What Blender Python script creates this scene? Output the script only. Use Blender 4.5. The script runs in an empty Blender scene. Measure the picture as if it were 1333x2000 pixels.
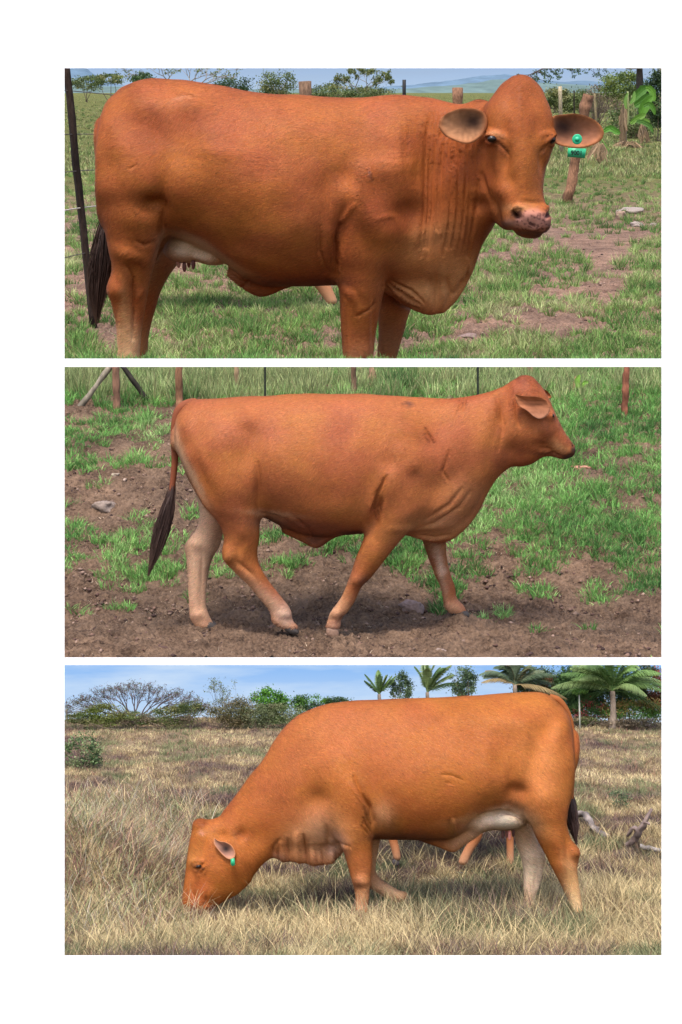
import bpy, math, random
import numpy as np
import openvdb
from mathutils import Matrix, Vector

random.seed(7)
RNG = np.random.default_rng(7)
F = 3000.0                      # focal length in picture units (1333 wide)
CX, CY = 666.5, 1000.0
D = bpy.data

# ------------------------------------------------------------------ camera
cam_d = D.cameras.new("camera")
cam_d.sensor_fit = 'HORIZONTAL'
cam_d.sensor_width = 36.0
cam_d.lens = 36.0 * F / 1333.0
cam_d.clip_start = 0.05
cam_d.clip_end = 20000.0
cam = D.objects.new("camera", cam_d)
bpy.context.scene.collection.objects.link(cam)
cam.location = (0, 0, 0)
cam.rotation_euler = (math.radians(90), 0, 0)
bpy.context.scene.camera = cam

# ------------------------------------------------------------------ world, sun, exposure
SUN_EL, SUN_AZ = 60.0, -14.0    # degrees; azimuth of the sun measured from straight behind the camera, minus = left
world = D.worlds.new("World")
bpy.context.scene.world = world
world.use_nodes = True
wn = world.node_tree
sky = wn.nodes.new("ShaderNodeTexSky")
sky.sky_type = 'NISHITA'
sky.sun_disc = False
sky.sun_elevation = math.radians(SUN_EL)
sky.sun_rotation = math.radians(180.0 - SUN_AZ)
sky.dust_density = 3.0
bg = wn.nodes["Background"]
wn.links.new(sky.outputs[0], bg.inputs[0])
bg.inputs[1].default_value = 0.15
sun_d = D.lights.new("sun", 'SUN')
sun_d.energy = 1.6
sun_d.angle = math.radians(14)
sun_d.color = (1.0, 0.955, 0.89)
sun = D.objects.new("sun", sun_d)
bpy.context.scene.collection.objects.link(sun)
_el, _az = math.radians(SUN_EL), math.radians(SUN_AZ)
sd = Vector((math.sin(_az) * math.cos(_el), -math.cos(_az) * math.cos(_el), math.sin(_el)))
sun.rotation_euler = sd.to_track_quat('Z', 'Y').to_euler()
sc = bpy.context.scene
sc.view_settings.view_transform = 'Standard'
sc.view_settings.look = 'None'
sc.view_settings.gamma = 1.0
EXPO = 1.1
sc.view_settings.exposure = EXPO
sc.cycles.max_bounces = 6
sc.cycles.diffuse_bounces = 3
sc.cycles.transparent_max_bounces = 8
sc.cycles.use_denoising = True

# ------------------------------------------------------------------ helpers
def tag(o, label=None, cat=None, group=None, kind=None):
    if label: o['label'] = label
    if cat: o['category'] = cat
    if group: o['group'] = group
    if kind: o['kind'] = kind
    return o

def _hash(ix, iy, iz, seed):
    h = (ix * 374761393 + iy * 668265263 + iz * 2147483647 + seed * 1442695041) & 0xFFFFFFFF
    h = ((h ^ (h >> 13)) * 1274126177) & 0xFFFFFFFF
    return ((h ^ (h >> 16)) & 0xFFFF) / 65535.0

def vnoise(x, y, z=None, seed=0):
    x = np.asarray(x, float); y = np.asarray(y, float)
    z = np.zeros_like(x) if z is None else np.asarray(z, float)
    ix = np.floor(x).astype(np.int64); iy = np.floor(y).astype(np.int64); iz = np.floor(z).astype(np.int64)
    fx, fy, fz = x - ix, y - iy, z - iz
    fx = fx * fx * (3 - 2 * fx); fy = fy * fy * (3 - 2 * fy); fz = fz * fz * (3 - 2 * fz)
    r = 0
    for a in (0, 1):
        wa = fx if a else 1 - fx
        for b in (0, 1):
            wb = fy if b else 1 - fy
            for c in (0, 1):
                wc = fz if c else 1 - fz
                r = r + wa * wb * wc * _hash(ix + a, iy + b, iz + c, seed)
    return r * 2 - 1

def fbm(x, y, z=None, seed=0, octv=4):
    s, a, t = 0, 1.0, 0
    for i in range(octv):
        k = 2.03 ** i
        s = s + a * vnoise(x * k, y * k, None if z is None else z * k, seed + i * 17)
        t += a; a *= 0.5
    return s / t

class Place:
    """One pasture: its own frame (X right, Y forward, Z up) in picture units, eye at its origin."""
    def __init__(s, H, W, name):
        s.H, s.W, s.name = H, W, name
        s.phi = math.atan((CY - H) / F)
        s.k = W / F                                       # metres for one picture unit at the animal
        s.R = Matrix.Rotation(s.phi, 4, 'X')
        s.c, s.s_ = math.cos(s.phi), math.sin(s.phi)
    def P(s, u, v, r=1.0):
        """point seen at (u, v) whose forward distance is r * F"""
        u = np.asarray(u, float); v = np.asarray(v, float); r = np.asarray(r, float)
        x, y, z = (u - CX), F + 0 * u, (CY - v)
        yl = s.c * y + s.s_ * z
        zl = -s.s_ * y + s.c * z
        t = r * F / yl
        return np.stack([x * t, yl * t, zl * t], -1)
    def proj(s, p):
        y = s.c * p[..., 1] - s.s_ * p[..., 2]
        z = s.s_ * p[..., 1] + s.c * p[..., 2]
        return CX + F * p[..., 0] / y, CY - F * z / y
    def matrix(s, base=(0, 0, 0)):
        return s.R @ Matrix.Translation(Vector(base) * s.k)

def mesh_np(name, verts, faces=None, quads=None, tris=None, smooth=False):
    me = D.meshes.new(name)
    verts = np.asarray(verts, np.float32)
    me.vertices.add(len(verts))
    me.vertices.foreach_set("co", verts.ravel())
    loops, starts, tot = [], [], 0
    if quads is not None and len(quads):
        q = np.asarray(quads, np.int32); loops.append(q.ravel()); starts.append(tot + np.arange(len(q), dtype=np.int32) * 4); tot += q.size
    if tris is not None and len(tris):
        t = np.asarray(tris, np.int32); loops.append(t.ravel()); starts.append(tot + np.arange(len(t), dtype=np.int32) * 3); tot += t.size
    if faces:
        fl = np.fromiter((i for f in faces for i in f), np.int32)
        ln = np.array([len(f) for f in faces], np.int32)
        loops.append(fl); starts.append(tot + np.concatenate([[0], np.cumsum(ln)[:-1]]).astype(np.int32)); tot += fl.size
    loops = np.concatenate(loops); starts = np.concatenate(starts)
    me.loops.add(len(loops)); me.loops.foreach_set("vertex_index", loops.astype(np.int32))
    me.polygons.add(len(starts)); me.polygons.foreach_set("loop_start", starts.astype(np.int32))
    me.update(calc_edges=True)
    if smooth:
        me.polygons.foreach_set("use_smooth", np.ones(len(starts), bool))
    return me

def set_col(me, col, name="tint"):
    a = me.color_attributes.new(name, 'FLOAT_COLOR', 'POINT')
    c = np.ones((len(me.vertices), 4), np.float32)
    c[:, :3] = col
    a.data.foreach_set("color", c.ravel())

def link(name, me, mat, place=None, base=(0, 0, 0), parent=None):
    """verts are in the place's picture units; the object gets metres and its own base point"""
    if place is not None:
        n = len(me.vertices)
        co = np.empty(n * 3, np.float32); me.vertices.foreach_get("co", co)
        co = (co.reshape(-1, 3) - np.asarray(base, np.float32)) * place.k
        me.vertices.foreach_set("co", co.ravel().astype(np.float32)); me.update()
    o = D.objects.new(name, me)
    sc.collection.objects.link(o)
    if mat: me.materials.append(mat)
    if parent is not None:
        o.parent = parent
    elif place is not None:
        o.matrix_world = place.matrix(base)
    return o

def empty(name, place, base):
    o = D.objects.new(name, None)
    o.empty_display_size = 0.1
    sc.collection.objects.link(o)
    o.matrix_world = place.matrix(base)
    return o

class MB:
    """collects vertices, faces and per-vertex colours"""
    def __init__(s): s.v, s.f, s.c, s.n = [], [], [], 0
    def add(s, v, f, col=(1, 1, 1)):
        v = np.asarray(v, float); c = np.asarray(col, float)
        if c.ndim == 1: c = np.tile(c, (len(v), 1))
        s.v.append(v); s.c.append(c); s.f += [tuple(i + s.n for i in q) for q in f]; s.n += len(v)
    def tube(s, pts, rad, col=(1, 1, 1), n=6, cap=True, wob=0.0, seed=0):
        pts = np.asarray(pts, float); m = len(pts)
        rad = np.broadcast_to(np.asarray(rad, float), (m,))
        vs = []
        up = np.array([0.13, 1.0, 0.21])
        for i in range(m):
            d = pts[min(i + 1, m - 1)] - pts[max(i - 1, 0)]
            d = d / (np.linalg.norm(d) + 1e-9)
            a = np.cross(d, up); a /= np.linalg.norm(a) + 1e-9
            b = np.cross(d, a)
            for k in range(n):
                t = 2 * math.pi * k / n
                w = 1 + (wob * float(vnoise(np.array(k * 1.7 + seed), np.array(i * 0.6), seed=seed)) if wob else 0)
                vs.append(pts[i] + (a * math.cos(t) + b * math.sin(t)) * rad[i] * w)
        fs = []
        for i in range(m - 1):
            for k in range(n):
                k2 = (k + 1) % n
                fs.append((i * n + k, i * n + k2, (i + 1) * n + k2, (i + 1) * n + k))
        if cap:
            fs.append(tuple(range(n - 1, -1, -1))); fs.append(tuple((m - 1) * n + k for k in range(n)))
        c = np.asarray(col, float)
        if c.ndim == 2: c = np.repeat(c, n, 0)
        s.add(vs, fs, c)
    def build(s, name, mat, place, base=(0, 0, 0), parent=None, smooth=False):
        me = mesh_np(name, np.concatenate(s.v), faces=s.f, smooth=smooth)
        set_col(me, np.concatenate(s.c))
        return link(name, me, mat, place, base, parent)

# ------------------------------------------------------------------ materials
def new_mat(name):
    m = D.materials.new(name); m.use_nodes = True
    nt = m.node_tree
    return m, nt, nt.nodes["Principled BSDF"]

def N(nt, t, **kw):
    n = nt.nodes.new(t)
    for k, v in kw.items():
        if k in n.inputs: n.inputs[k].default_value = v
        else: setattr(n, k, v)
    return n

def tinted(name, rough=0.8, spec=0.3, nscale=40.0, namp=0.25, bump=0.0, bscale=60.0, trans=0.0, stretch=None, sheen=0.0, coat=0.0):
    """base colour comes from the mesh's own tint, broken up by noise"""
    m, nt, b = new_mat(name)
    at = N(nt, "ShaderNodeVertexColor"); at.layer_name = "tint"
    tc = N(nt, "ShaderNodeTexCoord")
    src = tc.outputs["Object"]
    if stretch:
        mp = N(nt, "ShaderNodeMapping"); mp.inputs["Scale"].default_value = stretch
        nt.links.new(src, mp.inputs[0]); src = mp.outputs[0]
    no = N(nt, "ShaderNodeTexNoise", Scale=nscale, Detail=5.0, Roughness=0.6)
    nt.links.new(src, no.inputs["Vector"])
    mr = N(nt, "ShaderNodeMapRange"); mr.inputs[1].default_value = 0.25; mr.inputs[2].default_value = 0.75
    mr.inputs[3].default_value = 1 - namp; mr.inputs[4].default_value = 1 + namp
    nt.links.new(no.outputs["Fac"], mr.inputs[0])
    mx = N(nt, "ShaderNodeMix", data_type='RGBA', blend_type='MULTIPLY'); mx.inputs[0].default_value = 1.0
    nt.links.new(at.outputs[0], mx.inputs[6]); nt.links.new(mr.outputs[0], mx.inputs[7])
    nt.links.new(mx.outputs[2], b.inputs["Base Color"])
    b.inputs["Roughness"].default_value = rough
    b.inputs["Specular IOR Level"].default_value = spec
    b.inputs["Sheen Weight"].default_value = sheen
    b.inputs["Coat Weight"].default_value = coat
    if bump:
        n2 = N(nt, "ShaderNodeTexNoise", Scale=bscale, Detail=4.0)
        nt.links.new(src, n2.inputs["Vector"])
        bp = N(nt, "ShaderNodeBump", Strength=bump, Distance=0.01)
        nt.links.new(n2.outputs["Fac"], bp.inputs["Height"]); nt.links.new(bp.outputs[0], b.inputs["Normal"])
    if trans:
        tr = N(nt, "ShaderNodeBsdfTranslucent"); nt.links.new(mx.outputs[2], tr.inputs[0])
        ms = N(nt, "ShaderNodeMixShader"); ms.inputs[0].default_value = trans
        out = nt.nodes["Material Output"]
        nt.links.new(b.outputs[0], ms.inputs[1]); nt.links.new(tr.outputs[0], ms.inputs[2]); nt.links.new(ms.outputs[0], out.inputs[0])
    return m

M_GRASS = tinted("grass_blades", 0.7, 0.25, 30, 0.2, trans=0.3)
M_LEAF = tinted("leaves", 0.55, 0.4, 30, 0.25, trans=0.3)
M_WOOD = tinted("weathered_wood", 0.9, 0.2, 26, 0.6, bump=1.0, bscale=30, stretch=(1, 1, 0.35))
M_ROCK = tinted("rock", 0.9, 0.2, 50, 0.3, bump=0.7, bscale=60)
M_METAL = tinted("painted_steel", 0.6, 0.4, 60, 0.2)
M_TAG = tinted("tag_plastic", 0.4, 0.5, 50, 0.05)
M_HORN = tinted("hoof_horn", 0.6, 0.4, 80, 0.3, bump=0.3)
M_EYE = tinted("eye_gloss", 0.28, 0.35, 10, 0.0, coat=0.15)

P1 = Place(176.0, 15.2, "first")
P2 = Place(660.0, 8.6, "second")
P3 = Place(1400.0, 4.6, "third")
# ------------------------------------------------------------------ white page margin, built as a wall with three openings
def page_wall():
    d = 1.2; k = d / F; th = 0.006; fl = 0.004
    X0, X1 = 126.0, 1293.0
    holes = [(132.5, 700.2), (716.3, 1284.2), (1299.0, 1866.5)]
    xs = [-330, X0, X1, 1660]
    ys = [-400]
    for a, b in holes: ys += [a, b]
    ys.append(2400)
    def pt(u, v, y): return ((u - CX) * k, y, (CY - v) * k)
    V, Fc, idx = [], [], {}
    def vid(p):
        key = tuple(round(c, 7) for c in p)
        if key not in idx: idx[key] = len(V); V.append(p)
        return idx[key]
    for side in (0, 1):
        y = d + side * th
        g = fl / k if side else 0
        xx = [xs[0], xs[1] - g, xs[2] + g, xs[3]]
        yy = [ys[0]]
        for a, b in holes: yy += [a - min(g, 6.5), b + min(g, 6.5)]
        yy.append(ys[-1])
        for j in range(len(yy) - 1):
            for i in range(3):
                if i == 1 and j % 2 == 1: continue
                q = [pt(xx[i], yy[j], y), pt(xx[i + 1], yy[j], y), pt(xx[i + 1], yy[j + 1], y), pt(xx[i], yy[j + 1], y)]
                q = [vid(p) for p in q]
                Fc.append(tuple(q[::-1]) if not side else tuple(q))
    g = fl / k; gy = min(g, 6.5)
    for a, b in holes:
        f = [(X0, a), (X1, a), (X1, b), (X0, b)]
        r = [(X0 - g, a - gy), (X1 + g, a - gy), (X1 + g, b + gy), (X0 - g, b + gy)]
        for i in range(4):
            j = (i + 1) % 4
            Fc.append((vid(pt(*f[i], d)), vid(pt(*f[j], d)), vid(pt(*r[j], d + th)), vid(pt(*r[i], d + th))))
    out = [(xs[0], ys[0]), (xs[3], ys[0]), (xs[3], ys[-1]), (xs[0], ys[-1])]
    me = D.meshes.new("page_wall"); me.from_pydata(V, [], Fc); me.update()
    m, nt, b = new_mat("page_white")
    b.inputs["Base Color"].default_value = (0.93, 0.93, 0.93, 1); b.inputs["Roughness"].default_value = 0.9
    o = D.objects.new("page_wall", me); sc.collection.objects.link(o); me.materials.append(m)
    tag(o, "white page margin built as a wall with three wide openings one above the other", "wall")
page_wall()
# ------------------------------------------------------------------ terrain of the three pastures
def z_first(x, Y):
    r = Y / F
    return -617 + 26 * fbm(x / 900, Y / 1500, seed=31) * np.clip((r - 1.2) / 1.5, 0, 1) + 9 * fbm(x / 120, Y / 160, seed=32)
def z_second(x, Y):
    r = Y / F
    q = np.clip(r - 1.03, 0, None); far = np.clip((r - 1.03) * 12, 0.25, 1)
    z = -582 + 1062 * (q * q / (q + 0.03)) + far * 10 * fbm(x / 150, Y / 120, seed=41) + far * 4 * fbm(x / 40, Y / 34, seed=42)
    return z + 26 * np.exp(-((x - 240) / 44) ** 2 - ((Y - 3056) / 40) ** 2)
def z_third(x, Y):
    r = Y / F
    q = np.clip(r - 1.03, 0, None)
    z = -391 + 620 * (q * q / (q + 0.02)) + 12 * fbm(x / 240, Y / 160, seed=51) * np.clip((r - 1.02) * 8, 0.15, 1)
    z = z + 160 * np.exp(-((x + 540) / 210) ** 2 - ((Y - 3130) / 170) ** 2) + 34 * np.exp(-((x - 590) / 120) ** 2 - ((Y - 3060) / 120) ** 2)
    return z
P1.z, P2.z, P3.z = z_first, z_second, z_third
def _inverse(pl, r0, r1, n, mean):
    rs = np.geomspace(r0, r1, n)
    pts = np.stack([0 * rs, rs * F, mean(rs)], -1)
    _, vs = pl.proj(pts)
    vs = np.minimum.accumulate(vs)
    return lambda v: np.interp(-np.asarray(v, float), -vs, rs)
P1.rv = _inverse(P1, 0.8, 300, 3000, lambda r: -617 + 0 * r)
def _m2(r):
    q = np.clip(r - 1.03, 0, None); return -582 + 1062 * (q * q / (q + 0.03))
def _m3(r):
    q = np.clip(r - 1.03, 0, None); return -391 + 620 * (q * q / (q + 0.02))
P2.rv = _inverse(P2, 0.89, 1.6, 1500, _m2)
P3.rv = _inverse(P3, 0.79, 1.8, 1500, _m3)
for _p, _vs in ((P2, (706, 760, 800, 900, 1000, 1150, 1284)), (P3, (1400, 1410, 1430, 1500, 1640, 1800, 1866))):
    print(_p.name, [(x, round(float(_p.rv(x)), 3)) for x in _vs])
def ground_pt(pl, u, v):
    r = pl.rv(v)
    p = pl.P(u, v, r)
    return np.array([p[0], p[1], float(pl.z(np.array(p[0]), np.array(p[1])))]), r

def soil_material(name, dark, light, k, green=None, scale=1.0):
    m, nt, b = new_mat(name)
    tc = N(nt, "ShaderNodeTexCoord")
    n1 = N(nt, "ShaderNodeTexNoise", Scale=0.012 * scale / k, Detail=6.0, Roughness=0.65)
    n2 = N(nt, "ShaderNodeTexNoise", Scale=0.14 * scale / k, Detail=5.0, Roughness=0.7)
    vo = N(nt, "ShaderNodeTexVoronoi", Scale=0.09 * scale / k)
    for n_ in (n1, n2, vo): nt.links.new(tc.outputs["Object"], n_.inputs["Vector"])
    mx = N(nt, "ShaderNodeMix", data_type='RGBA'); mx.inputs[6].default_value = (*dark, 1); mx.inputs[7].default_value = (*light, 1)
    ma = N(nt, "ShaderNodeMath", operation='ADD'); nt.links.new(n1.outputs["Fac"], ma.inputs[0]); nt.links.new(n2.outputs["Fac"], ma.inputs[1])
    mr = N(nt, "ShaderNodeMapRange"); mr.inputs[1].default_value = 0.75; mr.inputs[2].default_value = 1.25
    nt.links.new(ma.outputs[0], mr.inputs[0]); nt.links.new(mr.outputs[0], mx.inputs[0])
    last = mx.outputs[2]
    at = N(nt, "ShaderNodeVertexColor"); at.layer_name = "tint"
    m2 = N(nt, "ShaderNodeMix", data_type='RGBA', blend_type='MULTIPLY'); m2.inputs[0].default_value = 1.0
    nt.links.new(last, m2.inputs[6]); nt.links.new(at.outputs[0], m2.inputs[7])
    nt.links.new(m2.outputs[2], b.inputs["Base Color"])
    b.inputs["Roughness"].default_value = 0.95; b.inputs["Specular IOR Level"].default_value = 0.15
    sm = N(nt, "ShaderNodeMath", operation='ADD'); nt.links.new(n2.outputs["Fac"], sm.inputs[0]); nt.links.new(vo.outputs["Distance"], sm.inputs[1])
    bp = N(nt, "ShaderNodeBump", Strength=0.9, Distance=9 * k)
    nt.links.new(sm.outputs[0], bp.inputs["Height"]); nt.links.new(bp.outputs[0], b.inputs["Normal"])
    return m

def terrain(pl, x0, x1, Ys, nx, mat, name, tint, fine=0.0, kind="structure"):
    xs = np.linspace(x0, x1, nx)
    Ys = np.asarray(Ys, float)
    X, Y = np.meshgrid(xs, Ys)
    sp = np.where(Ys / F > 1.0, Ys / F, 1.0)[:, None]
    X = X * sp
    Z = pl.z(X, Y)
    if fine:
        near = np.clip((2.6 - Y / F) / 1.4, 0.15, 1)
        Z = Z + near * fine * (fbm(X / 22, Y / 18, seed=61, octv=4) + 0.7 * np.abs(fbm(X / 9, Y / 9, seed=62, octv=2)))
    V = np.stack([X, Y, Z], -1).reshape(-1, 3)
    ny = len(Ys)
    i = np.arange(ny - 1)[:, None] * nx + np.arange(nx - 1)[None]
    q = np.stack([i, i + 1, i + 1 + nx, i + nx], -1).reshape(-1, 4)
    me = mesh_np(name, V, quads=q, smooth=True)
    set_col(me, tint(V))
    o = link(name, me, mat, pl, (0, F, float(pl.z(np.array(0.0), np.array(F)))))
    o['kind'] = kind
    return o

def t_soil(V):
    n = fbm(V[:, 0] / 200, V[:, 1] / 200, seed=71)[:, None]
    return 1 + 0.3 * n * np.array([1, .9, .8])
def t_soil_green(V):
    g = np.clip((V[:, 1] / F - 2.4) / 1.5, 0, 1)[:, None]
    return t_soil(V) * (1 - g) + np.array((0.50, 0.85, 0.32)) * g
m_soil1 = soil_material("damp_soil", (0.09, 0.050, 0.036), (0.34, 0.21, 0.145), P1.k)
m_soil2 = soil_material("bare_soil", (0.055, 0.032, 0.021), (0.25, 0.16, 0.105), P2.k)
m_soil3 = soil_material("dry_earth", (0.13, 0.085, 0.06), (0.30, 0.22, 0.13), P3.k)
Y1 = np.concatenate([np.linspace(0.9, 3.2, 420) * F, np.geomspace(3.22, 420, 90) * F])
terrain(P1, -900, 900, Y1, 420, m_soil1, "ground", t_soil_green, fine=15)
terrain(P2, -860, 900, np.linspace(0.905, 1.512, 340) * F, 460, m_soil2, "ground", t_soil, fine=15)
terrain(P3, -860, 900, np.linspace(0.80, 1.695, 400) * F, 420, m_soil3, "ground", t_soil, fine=5)

# ------------------------------------------------------------------ hills and skies
def hills(pl, name, r0, prof, depth, col, seed):
    us = np.linspace(-700, 2000, 360)
    pv = np.interp(us, [p[0] for p in prof], [p[1] for p in prof])
    rows = []
    K = 26
    for j in range(K):
        t = j / (K - 1)
        r = r0 * (1 + depth * t)
        s = math.sin(min(1.0, t * 1.15) * math.pi / 2) ** 1.3
        p = pl.P(us, np.full_like(us, 176.0), r)
        h = (176 + 3 - pv) * r
        z = -617 - 30 * r0 / 60 + (h + 617) * s
        z = z + h * 0.22 * s * fbm(us / 38, np.full_like(us, j / 4.0), seed=seed, octv=5)
        p[:, 2] = z
        rows.append(p)
    V = np.concatenate(rows); nx = len(us)
    i = np.arange(K - 1)[:, None] * nx + np.arange(nx - 1)[None]
    q = np.stack([i, i + 1, i + 1 + nx, i + nx], -1).reshape(-1, 4)
    me = mesh_np(name, V, quads=q, smooth=True)
    n = fbm(V[:, 0] / (r0 * 20), V[:, 2] / (r0 * 6), seed=seed + 3)[:, None]
    set_col(me, np.clip(np.array(col)[None] * (1 + 0.35 * n), .01, .9))
    o = link(name, me, tinted(name + "_cover", 0.95, 0.1, 0.05, 0.2), pl, (0, r0 * F, -617)); o['kind'] = 'structure'
hills(P1, "hills", 190, [(-700, 150), (0, 128), (100, 136), (165, 140), (215, 165), (300, 178), (600, 178), (760, 172), (830, 166), (900, 158), (940, 153), (985, 151), (1020, 156), (1100, 164), (1300, 158), (2000, 150)], 0.5, (0.10, 0.155, 0.21), 5)  # distance haze is put into the hills' bluish base colour
hills(P1, "hills", 130, [(-700, 170), (0, 158), (140, 158), (200, 171), (400, 177), (780, 176), (860, 171), (930, 166), (960, 160), (1000, 157), (1060, 166), (1200, 172), (2000, 170)], 0.4, (0.11, 0.16, 0.15), 9)

def sky_material(name, low, high, cloud, strength, k, cover=0.5, vdir=2, span=1.0, scale=1.0, z0=0.0):
    m = D.materials.new(name); m.use_nodes = True; nt = m.node_tree
    nt.nodes.remove(nt.nodes["Principled BSDF"])
    tc = N(nt, "ShaderNodeTexCoord")
    mp = N(nt, "ShaderNodeMapping"); mp.inputs["Scale"].default_value = (0.0016 * scale / k, 0.0016 * scale / k, 0.011 * scale / k)
    mp.inputs["Rotation"].default_value = (0, 0.06, 0)
    nt.links.new(tc.outputs["Object"], mp.inputs[0])
    no = N(nt, "ShaderNodeTexNoise", Scale=1.0, Detail=7.0, Roughness=0.55); nt.links.new(mp.outputs[0], no.inputs["Vector"])
    mr = N(nt, "ShaderNodeMapRange"); mr.inputs[1].default_value = cover; mr.inputs[2].default_value = cover + 0.28
    nt.links.new(no.outputs["Fac"], mr.inputs[0])
    sx = N(nt, "ShaderNodeSeparateXYZ"); nt.links.new(tc.outputs["Object"], sx.inputs[0])
    gr = N(nt, "ShaderNodeMapRange"); gr.inputs[1].default_value = z0 * k; gr.inputs[2].default_value = (z0 + span) * k
    nt.links.new(sx.outputs[2], gr.inputs[0])
    a = N(nt, "ShaderNodeMix", data_type='RGBA'); a.inputs[6].default_value = (*low, 1); a.inputs[7].default_value = (*high, 1)
    nt.links.new(gr.outputs[0], a.inputs[0])
    c = N(nt, "ShaderNodeMix", data_type='RGBA'); c.inputs[7].default_value = (*cloud, 1)
    nt.links.new(mr.outputs[0], c.inputs[0]); nt.links.new(a.outputs[2], c.inputs[6])
    e = N(nt, "ShaderNodeEmission", Strength=strength); nt.links.new(c.outputs[2], e.inputs[0])
    nt.links.new(e.outputs[0], nt.nodes["Material Output"].inputs[0])
    return m

def sky_shell(pl, r, vtop, vbot, umin, umax, mat, bulge):
    """an upright curved shell of sky standing behind the pasture"""
    us = np.linspace(umin, umax, 49); vs = np.linspace(vbot, vtop, 9)
    rows = []
    for v in vs:
        rr = r - bulge * ((us - CX) / (umax - umin) * 2) ** 2
        rows.append(pl.P(us, np.full_like(us, v), rr))
    th = []
    for v in vs[::-1]:
        rr = r - bulge * ((us - CX) / (umax - umin) * 2) ** 2 + 0.004 * r
        th.append(pl.P(us, np.full_like(us, v), rr))
    V = np.concatenate(rows + th); nx = len(us); K = len(rows) * 2
    i = np.arange(K - 1)[:, None] * nx + np.arange(nx - 1)[None]
    q = np.stack([i, i + 1, i + 1 + nx, i + nx], -1).reshape(-1, 4)
    me = mesh_np("sky", V, quads=q, smooth=False)
    o = link("sky", me, mat, pl, tuple(pl.P(CX, pl.H, r))); o['kind'] = 'structure'
    return o
E_INV = 1.0 / 2 ** EXPO
sky3 = sky_material("sky_blue_thin_cloud", (0.56, 0.72, 0.93), (0.30, 0.53, 0.92), (0.66, 0.79, 0.95), E_INV, P3.k, cover=0.42, span=150)
sky_shell(P3, 1.675, 1291.5, 1450, -560, 1900, sky3, 0.10)
sky1 = sky_material("sky_grey_blue_cloud", (0.46, 0.60, 0.80), (0.25, 0.40, 0.68), (0.40, 0.49, 0.62), E_INV, P1.k * 420, cover=0.44, span=90, scale=1.0)
sky_shell(P1, 400, -700, 190, -1500, 2900, sky1, 60)
# ------------------------------------------------------------------ cattle: lofted masses merged into one skin
VOX = 2.5

def cr(p, sub):
    """Catmull-Rom through rows of p"""
    p = np.asarray(p, float); n = len(p)
    if n == 2:
        t = np.linspace(0, 1, sub + 1)[:, None]; return p[0] * (1 - t) + p[1] * t
    q = np.concatenate([[2 * p[0] - p[1]], p, [2 * p[-1] - p[-2]]])
    out = []
    for i in range(1, n):
        a, b, c, d = q[i - 1], q[i], q[i + 1], q[i + 2]
        for s in range(sub):
            t = s / sub
            out.append(0.5 * ((2 * b) + (-a + c) * t + (2 * a - 5 * b + 4 * c - d) * t * t + (-a + 3 * b - 3 * c + d) * t ** 3))
    out.append(p[-1])
    return np.array(out)

def loft(pl, st, egg=0.0, n=96, sub=6, cap=0.5):
    st = cr(np.array(st, float), sub)
    rings = []
    C, A, Y, HW = [], [], [], []
    for u1, v1, u2, v2, y, hw in st:
        r = (F + y) / F
        a, b = pl.P(u1, v1, r), pl.P(u2, v2, r)
        C.append((a + b) / 2); A.append((a - b) / 2); HW.append(max(hw, 1.0))
    C, A, HW = np.array(C), np.array(A), np.array(HW)
    th = np.linspace(0, 2 * np.pi, n, endpoint=False)
    def ring(c, a, hw, s):
        w = hw * np.sin(th) * (1 - egg * np.cos(th))
        return c + s * (a[None] * np.cos(th)[:, None] + np.array([0, 1.0, 0])[None] * w[:, None])
    def ends(i, j):
        d = C[i] - C[j]; d = d / (np.linalg.norm(d) + 1e-9)
        L = cap * min(np.linalg.norm(A[i]), HW[i])
        return [ring(C[i] + d * L * math.sin(t), A[i], HW[i], math.cos(t)) for t in (0.4, 0.8, 1.15, 1.42)]
    e0 = ends(0, 1); e1 = ends(-1, -2)
    rings = e0[::-1] + [ring(C[i], A[i], HW[i], 1.0) for i in range(len(C))] + e1
    V = np.concatenate(rings); m = len(rings)
    V = np.concatenate([V, [rings[0].mean(0)], [rings[-1].mean(0)]])
    q = []
    for i in range(m - 1):
        for k in range(n):
            k2 = (k + 1) % n
            q.append((i * n + k, i * n + k2, (i + 1) * n + k2, (i + 1) * n + k))
    t = []
    a, b = m * n, m * n + 1
    for k in range(n):
        k2 = (k + 1) % n
        t.append((a, k2, k)); t.append((b, (m - 1) * n + k, (m - 1) * n + k2))
    return V, np.array(q), np.array(t)

def ell(pl, u, v, y, ru, rv, ry, rot=0.0):
    """ellipsoid as a mesh"""
    r = (F + y) / F
    c = pl.P(u, v, r)
    th = np.linspace(0, np.pi, 13); ph = np.linspace(0, 2 * np.pi, 20, endpoint=False)
    ca, sa = math.cos(rot), math.sin(rot)
    V = []
    for t in th[1:-1]:
        for p in ph:
            x, y_, z = ru * math.sin(t) * math.cos(p), ry * math.sin(t) * math.sin(p), rv * math.cos(t)
            V.append(c + np.array([x * ca - z * sa, y_, x * sa + z * ca]))
    n = 20; m = 11
    V.append(c + np.array([-rv * sa, 0, rv * ca])); V.append(c - np.array([-rv * sa, 0, rv * ca]))
    q = [(i * n + k, i * n + (k + 1) % n, (i + 1) * n + (k + 1) % n, (i + 1) * n + k) for i in range(m - 1) for k in range(n)]
    t = [(m * n, (k + 1) % n, k) for k in range(n)] + [(m * n + 1, (m - 1) * n + k, (m - 1) * n + (k + 1) % n) for k in range(n)]
    return np.array(V), np.array(q), np.array(t)

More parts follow.
